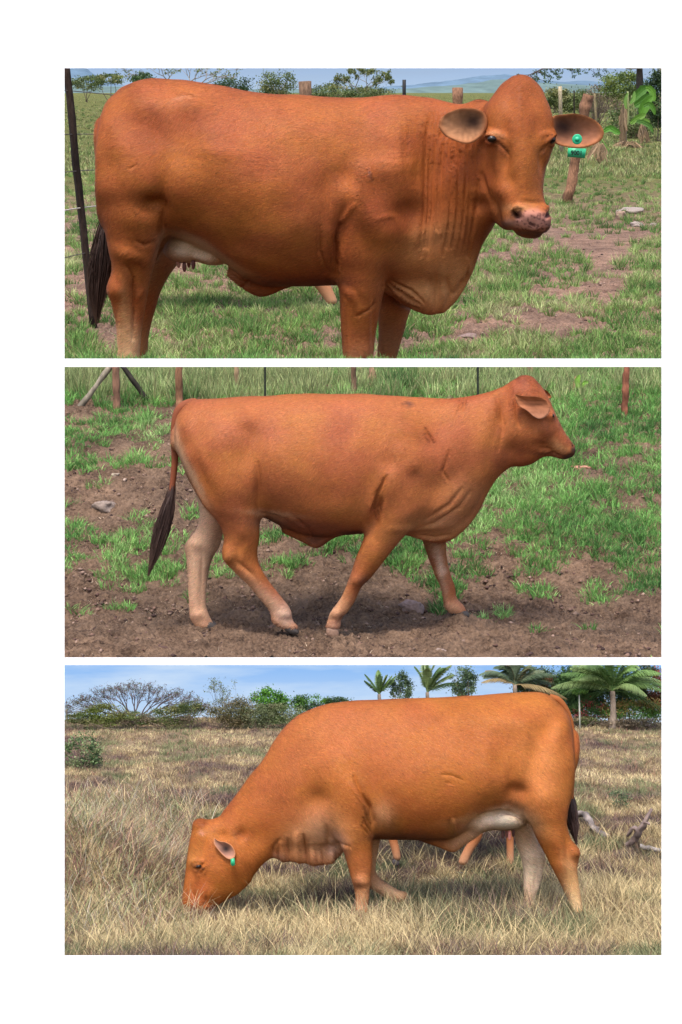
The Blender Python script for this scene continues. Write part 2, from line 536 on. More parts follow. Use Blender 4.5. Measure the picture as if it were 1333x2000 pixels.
def sdf_arr(meshd, lo, shape, vox):
    V, q, t = meshd
    hw = 13
    P = ((V - lo) / vox).astype(np.float32)
    # orientation: make volume positive
    tri = np.concatenate([q[:, [0, 1, 2]], q[:, [0, 2, 3]], t])
    g = openvdb.FloatGrid.createLevelSetFromPolygons(P, triangles=tri.astype(np.uint32), transform=openvdb.createLinearTransform(voxelSize=1.0), halfWidth=float(hw))
    arr = np.empty(shape, np.float32)
    g.copyToArray(arr, ijk=(0, 0, 0))
    return arr

def smin(a, b, k):
    h = np.clip(0.5 + 0.5 * (b - a) / k, 0, 1)
    return b * (1 - h) + a * h - k * h * (1 - h)

def blur(a, it):
    for _ in range(it):
        for ax in range(3):
            s = np.copy(a)
            sl = [slice(None)] * 3; sl[ax] = slice(1, -1)
            l = [slice(None)] * 3; l[ax] = slice(0, -2)
            r = [slice(None)] * 3; r[ax] = slice(2, None)
            s[tuple(sl)] = 0.5 * a[tuple(sl)] + 0.25 * (a[tuple(l)] + a[tuple(r)])
            a = s
    return a

def skin(pl, parts, vox=VOX, soften=2):
    """parts: list of (mesh, k) ; k = blend radius in picture units ; negative k carves"""
    allV = np.concatenate([p[0][0] for p in parts if p[1] > 0])
    lo = allV.min(0) - 6 * vox; hi = allV.max(0) + 6 * vox
    shape = tuple(int(x) for x in np.ceil((hi - lo) / vox) + 1)
    acc = None
    for md, k in parts:
        a = sdf_arr(md, lo, shape, vox)
        if acc is None: acc = a
        elif k > 0: acc = smin(acc, a, k / vox)
        else: acc = -smin(-acc, a, -k / vox)
    acc = blur(acc, soften)
    g = openvdb.FloatGrid(13.0)
    g.copyFromArray(np.ascontiguousarray(acc), ijk=(0, 0, 0), tolerance=0.0)
    pts, quads = g.convertToQuads(isovalue=0.0)
    V, Q = pts * vox + lo, np.asarray(quads).astype(np.int32)
    c = V.mean(0)
    vol = np.einsum('ij,ij->', V[Q[:, 0]] - c, np.cross(V[Q[:, 1]] - c, V[Q[:, 2]] - c))
    return (V, Q) if vol > 0 else (V, Q[:, ::-1].copy())

def normals(V, Q):
    n = np.cross(V[Q[:, 2]] - V[Q[:, 0]], V[Q[:, 3]] - V[Q[:, 1]])
    N_ = np.zeros_like(V)
    for i in range(4): np.add.at(N_, Q[:, i], n)
    return N_ / (np.linalg.norm(N_, axis=1, keepdims=True) + 1e-9)

def seg_dist(u, v, pl):
    """distance to polyline and parameter 0..1 along it"""
    best = np.full(u.shape, 1e9); tt = np.zeros(u.shape)
    pl = np.asarray(pl, float); L = np.linalg.norm(np.diff(pl, axis=0), axis=1); tot = L.sum(); acc = 0
    for i in range(len(pl) - 1):
        a, b = pl[i], pl[i + 1]; d = b - a
        t = np.clip(((u - a[0]) * d[0] + (v - a[1]) * d[1]) / (d @ d + 1e-9), 0, 1)
        ds = np.hypot(u - a[0] - t * d[0], v - a[1] - t * d[1])
        m = ds < best
        best = np.where(m, ds, best); tt = np.where(m, (acc + t * L[i]) / tot, tt)
        acc += L[i]
    return best, tt

def sculpt(pl, V, Q, bumps, strokes, rough=0.6, ymax=1e9, seed=3):
    Nn = normals(V, Q)
    u, v = pl.proj(V)
    fac = np.clip(-Nn[:, 1], 0, 1) ** 0.5
    near = (V[:, 1] - F) < ymax
    d = np.zeros(len(V))
    for b in bumps:
        uu, vv, ru, rv, rot, amp = b[:6]
        ca, sa = math.cos(math.radians(rot)), math.sin(math.radians(rot))
        du, dv = u - uu, v - vv
        a, c = (du * ca + dv * sa) / ru, (-du * sa + dv * ca) / rv
        d += 1.35 * amp * np.exp(-(a * a + c * c)) * (near if len(b) < 7 else (V[:, 1] - F > b[6]))
    for s in strokes:
        pts, wd, amp = s[:3]
        ds, t = seg_dist(u, v, pts)
        d += 1.3 * amp * np.exp(-(ds / wd) ** 2) * np.sin(np.pi * np.clip(t * 0.9 + 0.05, 0, 1)) ** 0.5 * (near if len(s) < 4 else (V[:, 1] - F > s[3]))
    d = d * fac
    d += 2.4 * fbm(V[:, 0] / 75, V[:, 1] / 75, V[:, 2] / 60, seed=seed + 2, octv=2) * np.clip((V[:, 2] - V[:, 2].min()) / 250 - .6, 0, 1)
    d += rough * fbm(V[:, 0] / 34, V[:, 1] / 34, V[:, 2] / 34, seed=seed, octv=2) * 1.2
    return V + Nn * d[:, None]

def paint(pl, V, base, spots, seed=5):
    """spots: (u, v, ru, rv, rot, colour, strength, ymin, ymax, hard)"""
    u, v = pl.proj(V); y = V[:, 1] - F
    deep = np.array((0.70, 0.65, 0.56))
    col = np.tile(np.array(base, float) * deep, (len(V), 1))
    n3 = fbm(V[:, 0] / 55 + 7, V[:, 1] / 55, V[:, 2] / 75, seed=seed + 33, octv=3)[:, None]
    w = 6 * fbm(V[:, 0] / 14, V[:, 1] / 14, V[:, 2] / 14, seed=seed, octv=3)
    n1 = fbm(V[:, 0] / 90, V[:, 1] / 90, V[:, 2] / 60, seed=seed + 9, octv=3)[:, None]
    n2 = fbm(V[:, 0] / 40, V[:, 1] / 40, V[:, 2] / 26, seed=seed + 21, octv=4)[:, None]
    col = col * (1 + 0.14 * n1 * np.array([0.8, 1.6, 1.2]) + 0.12 * n2 * np.array([1, 1, 1.3]) + 0.20 * n3 * np.array([0.9, 1.1, 1.5]))
    t4 = np.clip(0.5 + 1.3 * fbm(V[:, 0] / 70 + 3, V[:, 1] / 70, V[:, 2] / 45, seed=seed + 41, octv=4), 0, 1)[:, None]
    col = col * (np.array((0.96, 0.89, 1.03)) * (1 - t4) + np.array((1.05, 1.12, 0.90)) * t4)
    for s in spots:
        uu, vv, ru, rv, rot, c, st = s[:7]
        y0, y1 = (s[7], s[8]) if len(s) > 8 else (-1e9, 1e9)
        hard = s[9] if len(s) > 9 else 2.0
        c = np.array(c, float) * (deep if (c[1] < 0.2 and c[0] > 0.2) else 1.0)
        ca, sa = math.cos(math.radians(rot)), math.sin(math.radians(rot))
        du, dv = u + w - uu, v + w - vv
        a, b = (du * ca + dv * sa) / ru, (-du * sa + dv * ca) / rv
        m = st * np.exp(-(a * a + b * b) ** (hard / 2)) * (1 / (1 + np.exp(-(y - y0) / 4))) * (1 / (1 + np.exp((y - y1) / 4)))
        col = col * (1 - m[:, None]) + np.array(c, float) * m[:, None]
    return np.clip(col, 0.004, 0.9)

def coat_material(name, k, hair=1.0):
    m, nt, b = new_mat(name)
    at = N(nt, "ShaderNodeVertexColor"); at.layer_name = "tint"
    tc = N(nt, "ShaderNodeTexCoord")
    mp = N(nt, "ShaderNodeMapping"); mp.inputs["Scale"].default_value = (0.09 / k, 0.28 / k, 0.34 / k)
    mp.inputs["Rotation"].default_value = (0, 0.35, 0)
    nt.links.new(tc.outputs["Object"], mp.inputs[0])
    wv = N(nt, "ShaderNodeTexNoise", Scale=0.35, Detail=2.0)
    nt.links.new(mp.outputs[0], wv.inputs["Vector"])
    ad = N(nt, "ShaderNodeMix", data_type='RGBA', blend_type='ADD'); ad.inputs[0].default_value = 1.3
    nt.links.new(mp.outputs[0], ad.inputs[6]); nt.links.new(wv.outputs["Color"], ad.inputs[7])
    no = N(nt, "ShaderNodeTexNoise", Scale=1.0, Detail=4.0, Roughness=0.7)
    nt.links.new(ad.outputs[2], no.inputs["Vector"])
    big = N(nt, "ShaderNodeTexNoise", Scale=0.012 / k, Detail=5.0, Roughness=0.6)
    nt.links.new(tc.outputs["Object"], big.inputs["Vector"])
    r1 = N(nt, "ShaderNodeMapRange"); r1.inputs[1].default_value = 0.3; r1.inputs[2].default_value = 0.7; r1.inputs[3].default_value = 0.92; r1.inputs[4].default_value = 1.08
    r2 = N(nt, "ShaderNodeMapRange"); r2.inputs[1].default_value = 0.3; r2.inputs[2].default_value = 0.7; r2.inputs[3].default_value = 0.86; r2.inputs[4].default_value = 1.12
    nt.links.new(no.outputs["Fac"], r1.inputs[0]); nt.links.new(big.outputs["Fac"], r2.inputs[0])
    mu = N(nt, "ShaderNodeMath", operation='MULTIPLY'); nt.links.new(r1.outputs[0], mu.inputs[0]); nt.links.new(r2.outputs[0], mu.inputs[1])
    mx = N(nt, "ShaderNodeMix", data_type='RGBA', blend_type='MULTIPLY'); mx.inputs[0].default_value = 1.0
    nt.links.new(at.outputs[0], mx.inputs[6]); nt.links.new(mu.outputs[0], mx.inputs[7])
    nt.links.new(mx.outputs[2], b.inputs["Base Color"])
    b.inputs["Roughness"].default_value = 0.8
    b.inputs["Specular IOR Level"].default_value = 0.14
    b.inputs["Sheen Weight"].default_value = 0.0
    b.inputs["Sheen Roughness"].default_value = 0.5
    b.inputs["Sheen Tint"].default_value = (1, 0.7, 0.5, 1)
    bp = N(nt, "ShaderNodeBump", Strength=0.12 * hair, Distance=2.0 * k)
    nt.links.new(no.outputs["Fac"], bp.inputs["Height"]); nt.links.new(bp.outputs[0], b.inputs["Normal"])
    return m

def leaf_ear(pl, root, outline, y, cup, mat, base, colf, axis_t=0.35, name="ear", fold=0.0, label=None):
    """cupped ear from its outline; opening towards the viewer"""
    o = np.array(outline, float)
    o = cr(np.concatenate([o, o[:1]]), 5)[:-1]
    c = o.mean(0)
    r = (F + y) / F
    rings, cols = [], []
    K = 8
    for side in (0, 1):
        for k in range(K, 0, -1) if side == 0 else range(1, K + 1):
            s = (k / K) if side == 0 else (1 - (k - 1) / K) if k < K + 1 else 0
            if side == 1: s = 1 - (k - 1) / K
            pts = c + (o - c) * s
            p = pl.P(pts[:, 0], pts[:, 1], r)
            dep = cup * (1 - s ** 2.2)
            if side == 0: p[:, 1] += dep
            else: p[:, 1] += dep * 1.0 + 6.0
            if fold: p[:, 1] += fold * ((pts[:, 1] - c[1]) / 30.0) ** 2
            rings.append(p); cols.append(colf(pts, s, side))
    # order: front rings outer->inner, back rings outer->inner
    front = rings[:K]; fc = cols[:K]; back = rings[K:]; bc = cols[K:]
    seq = front[::-1] + back; cs = fc[::-1] + bc
    n = len(o); m = len(seq)
    V = np.concatenate(seq + [seq[0].mean(0)[None], seq[-1].mean(0)[None]]); Cc = np.concatenate(cs + [cs[0].mean(0)[None], cs[-1].mean(0)[None]])
    q = [(i * n + j, i * n + (j + 1) % n, (i + 1) * n + (j + 1) % n, (i + 1) * n + j) for i in range(m - 1) for j in range(n)]
    t = [(m * n, (j + 1) % n, j) for j in range(n)] + [(m * n + 1, (m - 1) * n + j, (m - 1) * n + (j + 1) % n) for j in range(n)]
    V[:, 1] += 1.5 * fbm(V[:, 0] / 12, V[:, 2] / 12, seed=4)
    me = mesh_np(name, V, quads=q, tris=t, smooth=True)
    set_col(me, np.clip(Cc, 0.004, .9))
    ob = link(name, me, mat, pl, base, root)
    if label: ob['label'] = label
    return ob

def hoof(pl, root, base, toe, heel, top1, top2, y, hw, col=(0.06, 0.045, 0.035)):
    """cloven hoof: two claws side by side in one mesh"""
    mb = MB()
    r = (F + y) / F
    prof = [(toe[0] * 1.12 - heel[0] * .12, toe[1] + 3), (heel[0] * 1.1 - toe[0] * .1, heel[1] + 3), (top2[0], top2[1] - 4), (top1[0], top1[1] - 4)]
    for sgn in (-1, 1):
        yc = y + sgn * hw * 0.52
        ring_f, ring_b = [], []
        for (uu, vv), inset in zip(prof, (0.7, 1.05, 1.05, 1.05)):
            p = pl.P(uu, vv, (F + y) / F)
            a = p.copy(); a[1] = F + yc - hw * 0.48 * inset; b = p.copy(); b[1] = F + yc + hw * 0.48 * inset
            ring_f.append(a); ring_b.append(b)
        V = ring_f + ring_b
        mb.add(V, [(0, 1, 2, 3), (7, 6, 5, 4), (0, 4, 5, 1), (1, 5, 6, 2), (2, 6, 7, 3), (3, 7, 4, 0)], col)
    o = mb.build("hoof", M_HORN, pl, base, root)
    md = o.modifiers.new("round", 'SUBSURF'); md.levels = 2; md.render_levels = 2
    return o

def ball(pl, root, base, name, u, v, y, ru, rv, ry, mat, col, rot=0.0, smooth=True):
    V, q, t = ell(pl, u, v, y, ru, rv, ry, rot)
    me = mesh_np(name, V, quads=q, tris=t, smooth=smooth)
    set_col(me, np.tile(np.array(col, float), (len(V), 1)))
    return link(name, me, mat, pl, base, root)

def switch(pl, root, base, axis, widths, y, n=260, col=(0.055, 0.03, 0.024), name="tail_switch", tipc=None):
    """long dark tail hair: strands along the axis, thickest in the middle"""
    ax = cr(np.array(axis, float), 6); w = np.interp(np.linspace(0, 1, len(ax)), np.linspace(0, 1, len(widths)), widths)
    mb = MB()
    p = pl.P(ax[:, 0], ax[:, 1], (F + y) / F)
    mb.tube(p, np.maximum(w * 0.5, 0.8) * np.linspace(1, 0.3, len(w)), col, n=12, wob=0.15)
    rng = np.random.default_rng(11)
    for i in range(n):
        a = rng.uniform(0, 0.45); b = min(1.0, a + rng.uniform(0.35, 0.7))
        tt = np.linspace(a, b, 8); th = rng.uniform(0, 6.28); rr = rng.uniform(0.4, 1.35)
        X = np.interp(tt, np.linspace(0, 1, len(ax)), ax[:, 0]); Y_ = np.interp(tt, np.linspace(0, 1, len(ax)), ax[:, 1])
        W = np.interp(tt, np.linspace(0, 1, len(ax)), w)
        sp = rr * (0.35 + 0.65 * np.sin(np.pi * np.clip((tt - a) / (b - a) * 0.8 + 0.1, 0, 1)))
        q = pl.P(X + W * sp * math.cos(th) + rng.normal(0, .4, 8).cumsum() * .5, Y_ + rng.normal(0, 1), (F + y + W * sp * math.sin(th)) / F)
        cc = np.array(col) * rng.uniform(0.5, 1.6)
        if tipc is not None: cc = cc[None] * (1 - tt[:, None] ** 3) + np.array(tipc)[None] * tt[:, None] ** 3
        mb.tube(q, np.linspace(1.1, 0.35, 8), cc, n=3, cap=False)
    return mb.build(name, tail_mat, pl, base, root, smooth=True)
tail_mat = tinted("tail_hair", 0.6, 0.3, 80, 0.3)

def coat_hair(pl, root, base, V, Q, col, flow, n, L, W, seed, body, bald=()):
    """short lying hair over the hide, one blade for a lock of hairs"""
    rng = np.random.default_rng(seed)
    Nn = normals(V, Q)
    ok = np.where(Nn[:, 1] < 0.35)[0]
    i = ok[rng.integers(0, len(ok), n)]
    u, v = pl.proj(V[i]); keep = np.ones(n, bool); short = np.ones(n)
    for (a_, b_, ra, rb, f_) in bald:
        e_ = ((u - a_) / ra) ** 2 + ((v - b_) / rb) ** 2 < 1
        if f_ == 0: keep &= ~e_
        else: short[e_] = f_
    i, short = i[keep], short[keep]; n = len(i)
    nn = Nn[i]; jt = rng.normal(0, 0.9, (n, 3)); p = V[i] + jt - (jt * nn).sum(1, keepdims=True) * nn
    sw = 0.45 * vnoise(p[:, 0] / 60, p[:, 1] / 60, p[:, 2] / 60, seed=seed) + 0.3 * vnoise(p[:, 0] / 22, p[:, 1] / 22, p[:, 2] / 22, seed=seed + 1) + rng.normal(0, .22, n)
    f = np.asarray(flow, float)[None] * np.ones((n, 1))
    c, s = np.cos(sw), np.sin(sw)
    d = np.stack([f[:, 0] * c - f[:, 2] * s, f[:, 1], f[:, 0] * s + f[:, 2] * c], -1)
    d = d - (d * nn).sum(1, keepdims=True) * nn; d /= np.linalg.norm(d, axis=1, keepdims=True) + 1e-6
    side = np.cross(d, nn)
    LL = (L * short * rng.uniform(.5, 1.3, n))[:, None]; WW = (W * rng.uniform(.6, 1.3, n))[:, None]
    rise = rng.uniform(0.008, 0.028, n)[:, None]
    a = p + nn * rng.uniform(0.05, 0.55, n)[:, None]
    m = p + d * LL * .5 + nn * LL * rise * .5
    e = p + d * LL + nn * LL * rise * .7
    P_ = np.stack([a - side * WW * .5, a + side * WW * .5, m + side * WW * .45, m - side * WW * .45, e + side * WW * .1, e - side * WW * .1], 1).reshape(-1, 3)
    k = np.arange(n)[:, None] * 6
    q = np.concatenate([k + np.array([[0, 1, 2, 3]]), k + np.array([[3, 2, 4, 5]])])
    t = rng.normal(0, .17, n)[:, None]
    C = np.clip(col[i] * (1.03 + t) * (1 + rng.normal(0, .05, (n, 3))), .004, .9)
    me = mesh_np("coat_hair", P_, quads=q); set_col(me, np.repeat(C, 6, 0))
    me.polygons.foreach_set("use_smooth", np.ones(len(me.polygons), bool))
    me.normals_split_custom_set_from_vertices(np.repeat(nn, 6, 0).astype(np.float32))
    o = link("coat_hair", me, M_HAIR, pl, base, root)
    return o
M_HAIR = tinted("short_hair", 0.62, 0.22, 60, 0.06)

def clods(pl, box, n, seed, label, smin, smax, cols):
    rng = np.random.default_rng(seed)
    u = rng.uniform(box[0], box[1], n); v = rng.uniform(box[2], box[3], n)
    k = fbm(u / 60, v / 25, seed=seed) + rng.normal(0, .3, n) > -.25; u, v = u[k], v[k]; n = len(u)
    r = pl.rv(v); p = pl.P(u, v, r); z = pl.z(p[:, 0], p[:, 1])
    s = (smin + (smax - smin) * rng.uniform(0, 1, n) ** 4)
    O = np.array([(1, 0, 0), (0, 1, 0), (-1, 0, 0), (0, -1, 0), (0, 0, .7), (0, 0, -.7), (.6, .6, .3), (-.6, -.5, .35)], float)
    T = np.array([(0, 6, 4), (6, 1, 4), (1, 2, 4), (2, 7, 4), (7, 3, 4), (3, 0, 4), (0, 1, 6), (2, 3, 7), (1, 0, 5), (2, 1, 5), (3, 2, 5), (0, 3, 5)])
    Vv = O[None] * s[:, None, None] * rng.uniform(.6, 1.35, (n, 8, 3)) + np.stack([p[:, 0], p[:, 1], z + s * .25], -1)[:, None]
    tt = (np.arange(n)[:, None, None] * 8 + T[None]).reshape(-1, 3)
    me = mesh_np("soil_clods", Vv.reshape(-1, 3), tris=tt)
    c = np.array(cols)[rng.integers(0, len(cols), n)] * rng.uniform(.7, 1.3, (n, 1)); set_col(me, np.repeat(c, 8, 0))
    o = link("soil_clods", me, M_ROCK, pl, (0, F, float(pl.z(np.array(0.0), np.array(F))))); tag(o, label, "soil", kind='stuff')
# ------------------------------------------------------------------ the cattle
CREAM = (0.56, 0.36, 0.20); WHITE = (0.58, 0.44, 0.32); DARKB = (0.17, 0.05, 0.022); PINK = (0.62, 0.27, 0.20); TAN = (0.46, 0.23, 0.09)

def cow_base(pl, u, v):
    b = pl.P(u, v, 1.0); return b

def finish_body(pl, root, base, parts, bumps, strokes, coat, spots, mat, seed=3, soften=2, rough=0.6, flow=None, nh=150000, hl=11, hwid=1.5, bald=()):
    V, Q = skin(pl, parts, soften=soften)
    V = sculpt(pl, V, Q, bumps, strokes, seed=seed, rough=rough)
    col = paint(pl, V, coat, spots, seed)
    me = mesh_np("body", V, quads=Q, smooth=True); set_col(me, col)
    b = link("body", me, mat, pl, base, root)
    if flow is not None: coat_hair(pl, root, base, V, Q, col, flow, nh, hl, hwid, seed + 70, b, bald)
    return b

def folds(pts0, pts1, n, wd, amp, jit=3.0, seed=1):
    """n roughly parallel strokes between polyline pts0 and polyline pts1"""
    rg = np.random.default_rng(seed); out = []
    p0, p1 = cr(np.array(pts0, float), 4), cr(np.array(pts1, float), 4)
    m = min(len(p0), len(p1)); p0, p1 = p0[:m], p1[:m]
    for i in range(n):
        t = (i + 0.5) / n + rg.uniform(-.25, .25) / n
        p = p0 * (1 - t) + p1 * t + rg.normal(0, jit * 0.3, (m, 2)).cumsum(0) * .4
        a, b = rg.integers(0, max(1, m // 3)), m - rg.integers(0, max(1, m // 3))
        out.append((p[a:b], wd * rg.uniform(.8, 1.2), amp * rg.uniform(.5, 1.1)))
    return out

# ================================================================== first pasture: cow looking at the camera
def cow_first():
    pl = P1
    base = pl.P(500, 793, 1.0)
    root = tag(empty("cow", pl, base), "big reddish brown cow standing side-on, head turned to the viewer, green ear tag", "cow")
    L = lambda st, **k: loft(pl, st, **k)
    trunk = L([(197, 232, 198, 330, -10, 62), (214, 192, 200, 415, -5, 96), (248, 167, 214, 452, 0, 112), (292, 153, 290, 455, 0, 128),
               (345, 155, 345, 462, 0, 138), (400, 161, 404, 486, 0, 143), (445, 169, 449, 518, 0, 147), (500, 179, 500, 553, 0, 150), (575, 185, 575, 558, 0, 150),
               (655, 189, 655, 556, 0, 140), (720, 190, 722, 556, 0, 122), (775, 185, 778, 560, 0, 106), (830, 188, 832, 562, -5, 96), (880, 199, 885, 552, -15, 84),
               (915, 205, 915, 520, -30, 72), (945, 205, 938, 470, -52, 58), (966, 215, 958, 438, -70, 46)], egg=0.12)
    flap = L([(455, 520, 447, 540, 0, 12), (480, 535, 478, 566, 0, 16), (508, 540, 508, 580, 0, 15), (530, 540, 536, 573, 0, 14), (560, 540, 565, 560, 0, 10)])
    dew = L([(760, 530, 755, 572, -20, 24), (800, 510, 800, 602, -24, 26), (838, 500, 838, 614, -26, 26), (866, 480, 872, 607, -28, 20), (893, 460, 903, 570, -32, 20), (915, 440, 929, 515, -40, 24), (935, 420, 946, 460, -55, 24)])
    nh = L([(203, 300, 320, 300, -60, 60), (200, 390, 327, 400, -66, 64), (205, 440, 320, 452, -70, 58), (213, 485, 309, 492, -72, 48), (219, 525, 299, 525, -72, 38), (209, 562, 289, 566, -74, 32), (218, 592, 284, 600, -75, 27), (228, 640, 277, 645, -75, 23), (232, 700, 272, 700, -75, 21), (235, 750, 273, 750, -75, 21), (236, 775, 280, 775, -75, 24), (238, 797, 290, 797, -75, 24)])
    fh = L([(285, 455, 395, 468, 66, 56), (284, 520, 344, 520, 70, 40), (272, 565, 315, 567, 72, 30), (262, 600, 304, 602, 74, 25), (255, 650, 292, 650, 75, 22), (250, 700, 287, 700, 75, 20), (250, 745, 285, 745, 75, 20), (250, 768, 294, 768, 75, 22)])
    nf = L([(690, 330, 815, 330, -62, 50), (668, 400, 800, 410, -70, 54), (660, 470, 775, 485, -74, 54), (660, 525, 756, 533, -75, 46), (663, 562, 751, 567, -76, 40), (666, 620, 741, 612, -76, 34), (668, 660, 734, 655, -76, 31), (671, 700, 729, 700, -76, 29), (676, 740, 722, 740, -76, 22), (679, 775, 718, 775, -76, 22), (674, 797, 726, 797, -76, 25)])
    ff = L([(735, 520, 840, 520, 60, 46), (738, 600, 803, 603, 70, 35), (740, 650, 789, 650, 72, 29), (738, 700, 775, 700, 74, 26), (742, 745, 773, 745, 74, 20), (740, 768, 783, 768, 74, 22)])
    head = L([(997, 155, 1036, 156, -70, 30), (981, 166, 1050, 168, -78, 40), (968, 181, 1062, 183, -86, 46), (950, 208, 1074, 208, -98, 52), (946, 238, 1081, 238, -108, 56), (951, 268, 1083, 270, -116, 56),
              (956, 300, 1077, 302, -124, 54), (962, 338, 1066, 338, -134, 50), (968, 372, 1062, 372, -146, 46), (977, 402, 1068, 402, -158, 43), (981, 424, 1076, 426, -164, 42), (988, 441, 1073, 446, -164, 36), (1004, 450, 1060, 453, -160, 26)], egg=0.0, cap=0.6)
    cheek = ell(pl, 962, 318, -78, 40, 92, 52, 0.12)
    jaw = ell(pl, 985, 385, -110, 34, 62, 44, 0.25)
    crown = ell(pl, 1017, 188, -80, 36, 35, 38)
    neckb = ell(pl, 935, 330, -45, 55, 125, 62, 0.0)
    udder = ell(pl, 362, 484, 12, 44, 29, 66)
    ud2 = ell(pl, 404, 497, 4, 40, 17, 60, -0.25)
    parts = [(trunk, 1), (nh, 26), (nf, 24), (fh, 22), (ff, 22), (dew, 16), (flap, 10), (udder, 6), (ud2, 8), (neckb, 24), (cheek, 20), (head, 14), (jaw, 16), (crown, 14)]
    bumps = [
        (288, 205, 45, 30, 20, 7), (262, 168, 24, 12, -30, 3), (372, 205, 38, 22, 10, 8), (225, 255, 26, 40, 0, 6), (302, 250, 32, 40, 0, -6), (205, 370, 25, 25, 0, 3),
        (300, 400, 26, 18, 15, -15), (318, 385, 12, 60, 0, -5), (355, 390, 40, 60, 0, 5), (260, 360, 40, 50, 0, 7), (265, 430, 50, 26, 10, 4), (258, 498, 36, 15, 20, 6), (240, 540, 20, 30, 0, 3), (262, 545, 14, 40, 10, -5), (222, 566, 10, 16, 0, 4),
        (352, 282, 40, 46, 20, -6), (480, 330, 90, 90, 0, 5), (560, 460, 60, 60, 0, 5), (600, 250, 70, 30, 0, 3), (420, 440, 40, 30, 20, 3), (470, 500, 60, 16, 15, 3),
        (705, 400, 26, 60, -24, 12), (668, 452, 12, 50, 10, -12), (640, 420, 22, 60, 0, -5), (690, 500, 34, 40, 0, 5), (680, 345, 18, 30, -10, -8), (650, 350, 22, 28, 0, -4), (712, 340, 22, 30, 0, 5),
        (770, 300, 50, 80, 10, 7), (745, 425, 34, 16, -12, 1.5), (800, 410, 30, 20, 0, -7), (765, 455, 40, 24, 0, 4), (812, 440, 28, 26, 0, -5), (830, 455, 40, 20, -20, 3), (838, 350, 30, 120, 5, -9), (900, 400, 30, 120, 0, 6), (820, 520, 60, 30, 0, 5), (757, 540, 12, 26, 0, -6),
        (700, 590, 26, 50, 0, 4), (715, 690, 14, 20, 0, 3), (680, 640, 16, 40, 0, -2),
        (838, 580, 12, 30, 0, 6), (866, 570, 9, 34, 0, 6), (853, 570, 5, 30, 0, -5), (890, 545, 9, 26, 15, 5), (910, 525, 8, 22, 20, 4), (800, 570, 12, 20, 0, 3),
        (704, 590, 18, 18, 0, -2), (700, 745, 24, 18, 0, 4), (232, 570, 14, 16, 0, 3), (262, 600, 8, 40, 0, -4), (238, 640, 6, 60, 0, 3), (730, 640, 5, 50, 0, -3), (680, 660, 6, 40, 0, 2),
        (440, 300, 60, 16, 8, 2), (560, 360, 22, 90, 12, 1.0), (515, 360, 20, 90, 12, -1.0), (470, 350, 22, 90, 12, 0.9),
        # face
        (961, 272, 16, 12, 15, 7), (1079, 272, 10, 12, -15, 6), (964, 258, 20, 6, 20, 5), (1078, 258, 14, 5, -15, 4), (1018, 222, 34, 26, 0, 1.5), (1018, 165, 24, 14, 0, 2), (996, 205, 14, 30, 8, -3), (1044, 205, 14, 30, -8, -3), (1020, 190, 9, 40, 0, 2), (985, 250, 12, 24, 0, -4), (1052, 250, 12, 24, 0, -4),
        (988, 312, 12, 34, 10, -7), (1062, 316, 9, 30, -8, -6), (1025, 330, 20, 60, 0, 6), (978, 372, 12, 18, 0, 5), (1000, 352, 12, 16, 0, -3), (1066, 345, 8, 30, 0, 2),
        (1040, 418, 34, 14, 0, 5), (1012, 408, 8, 10, 20, 6), (1070, 408, 7, 9, -20, 5), (1040, 396, 26, 6, 0, -2), (1038, 450, 26, 5, 0, 1), (992, 436, 12, 10, 0, 3), (940, 400, 18, 14, 0, -6), (940, 300, 12, 60, 0, -3),
    ]
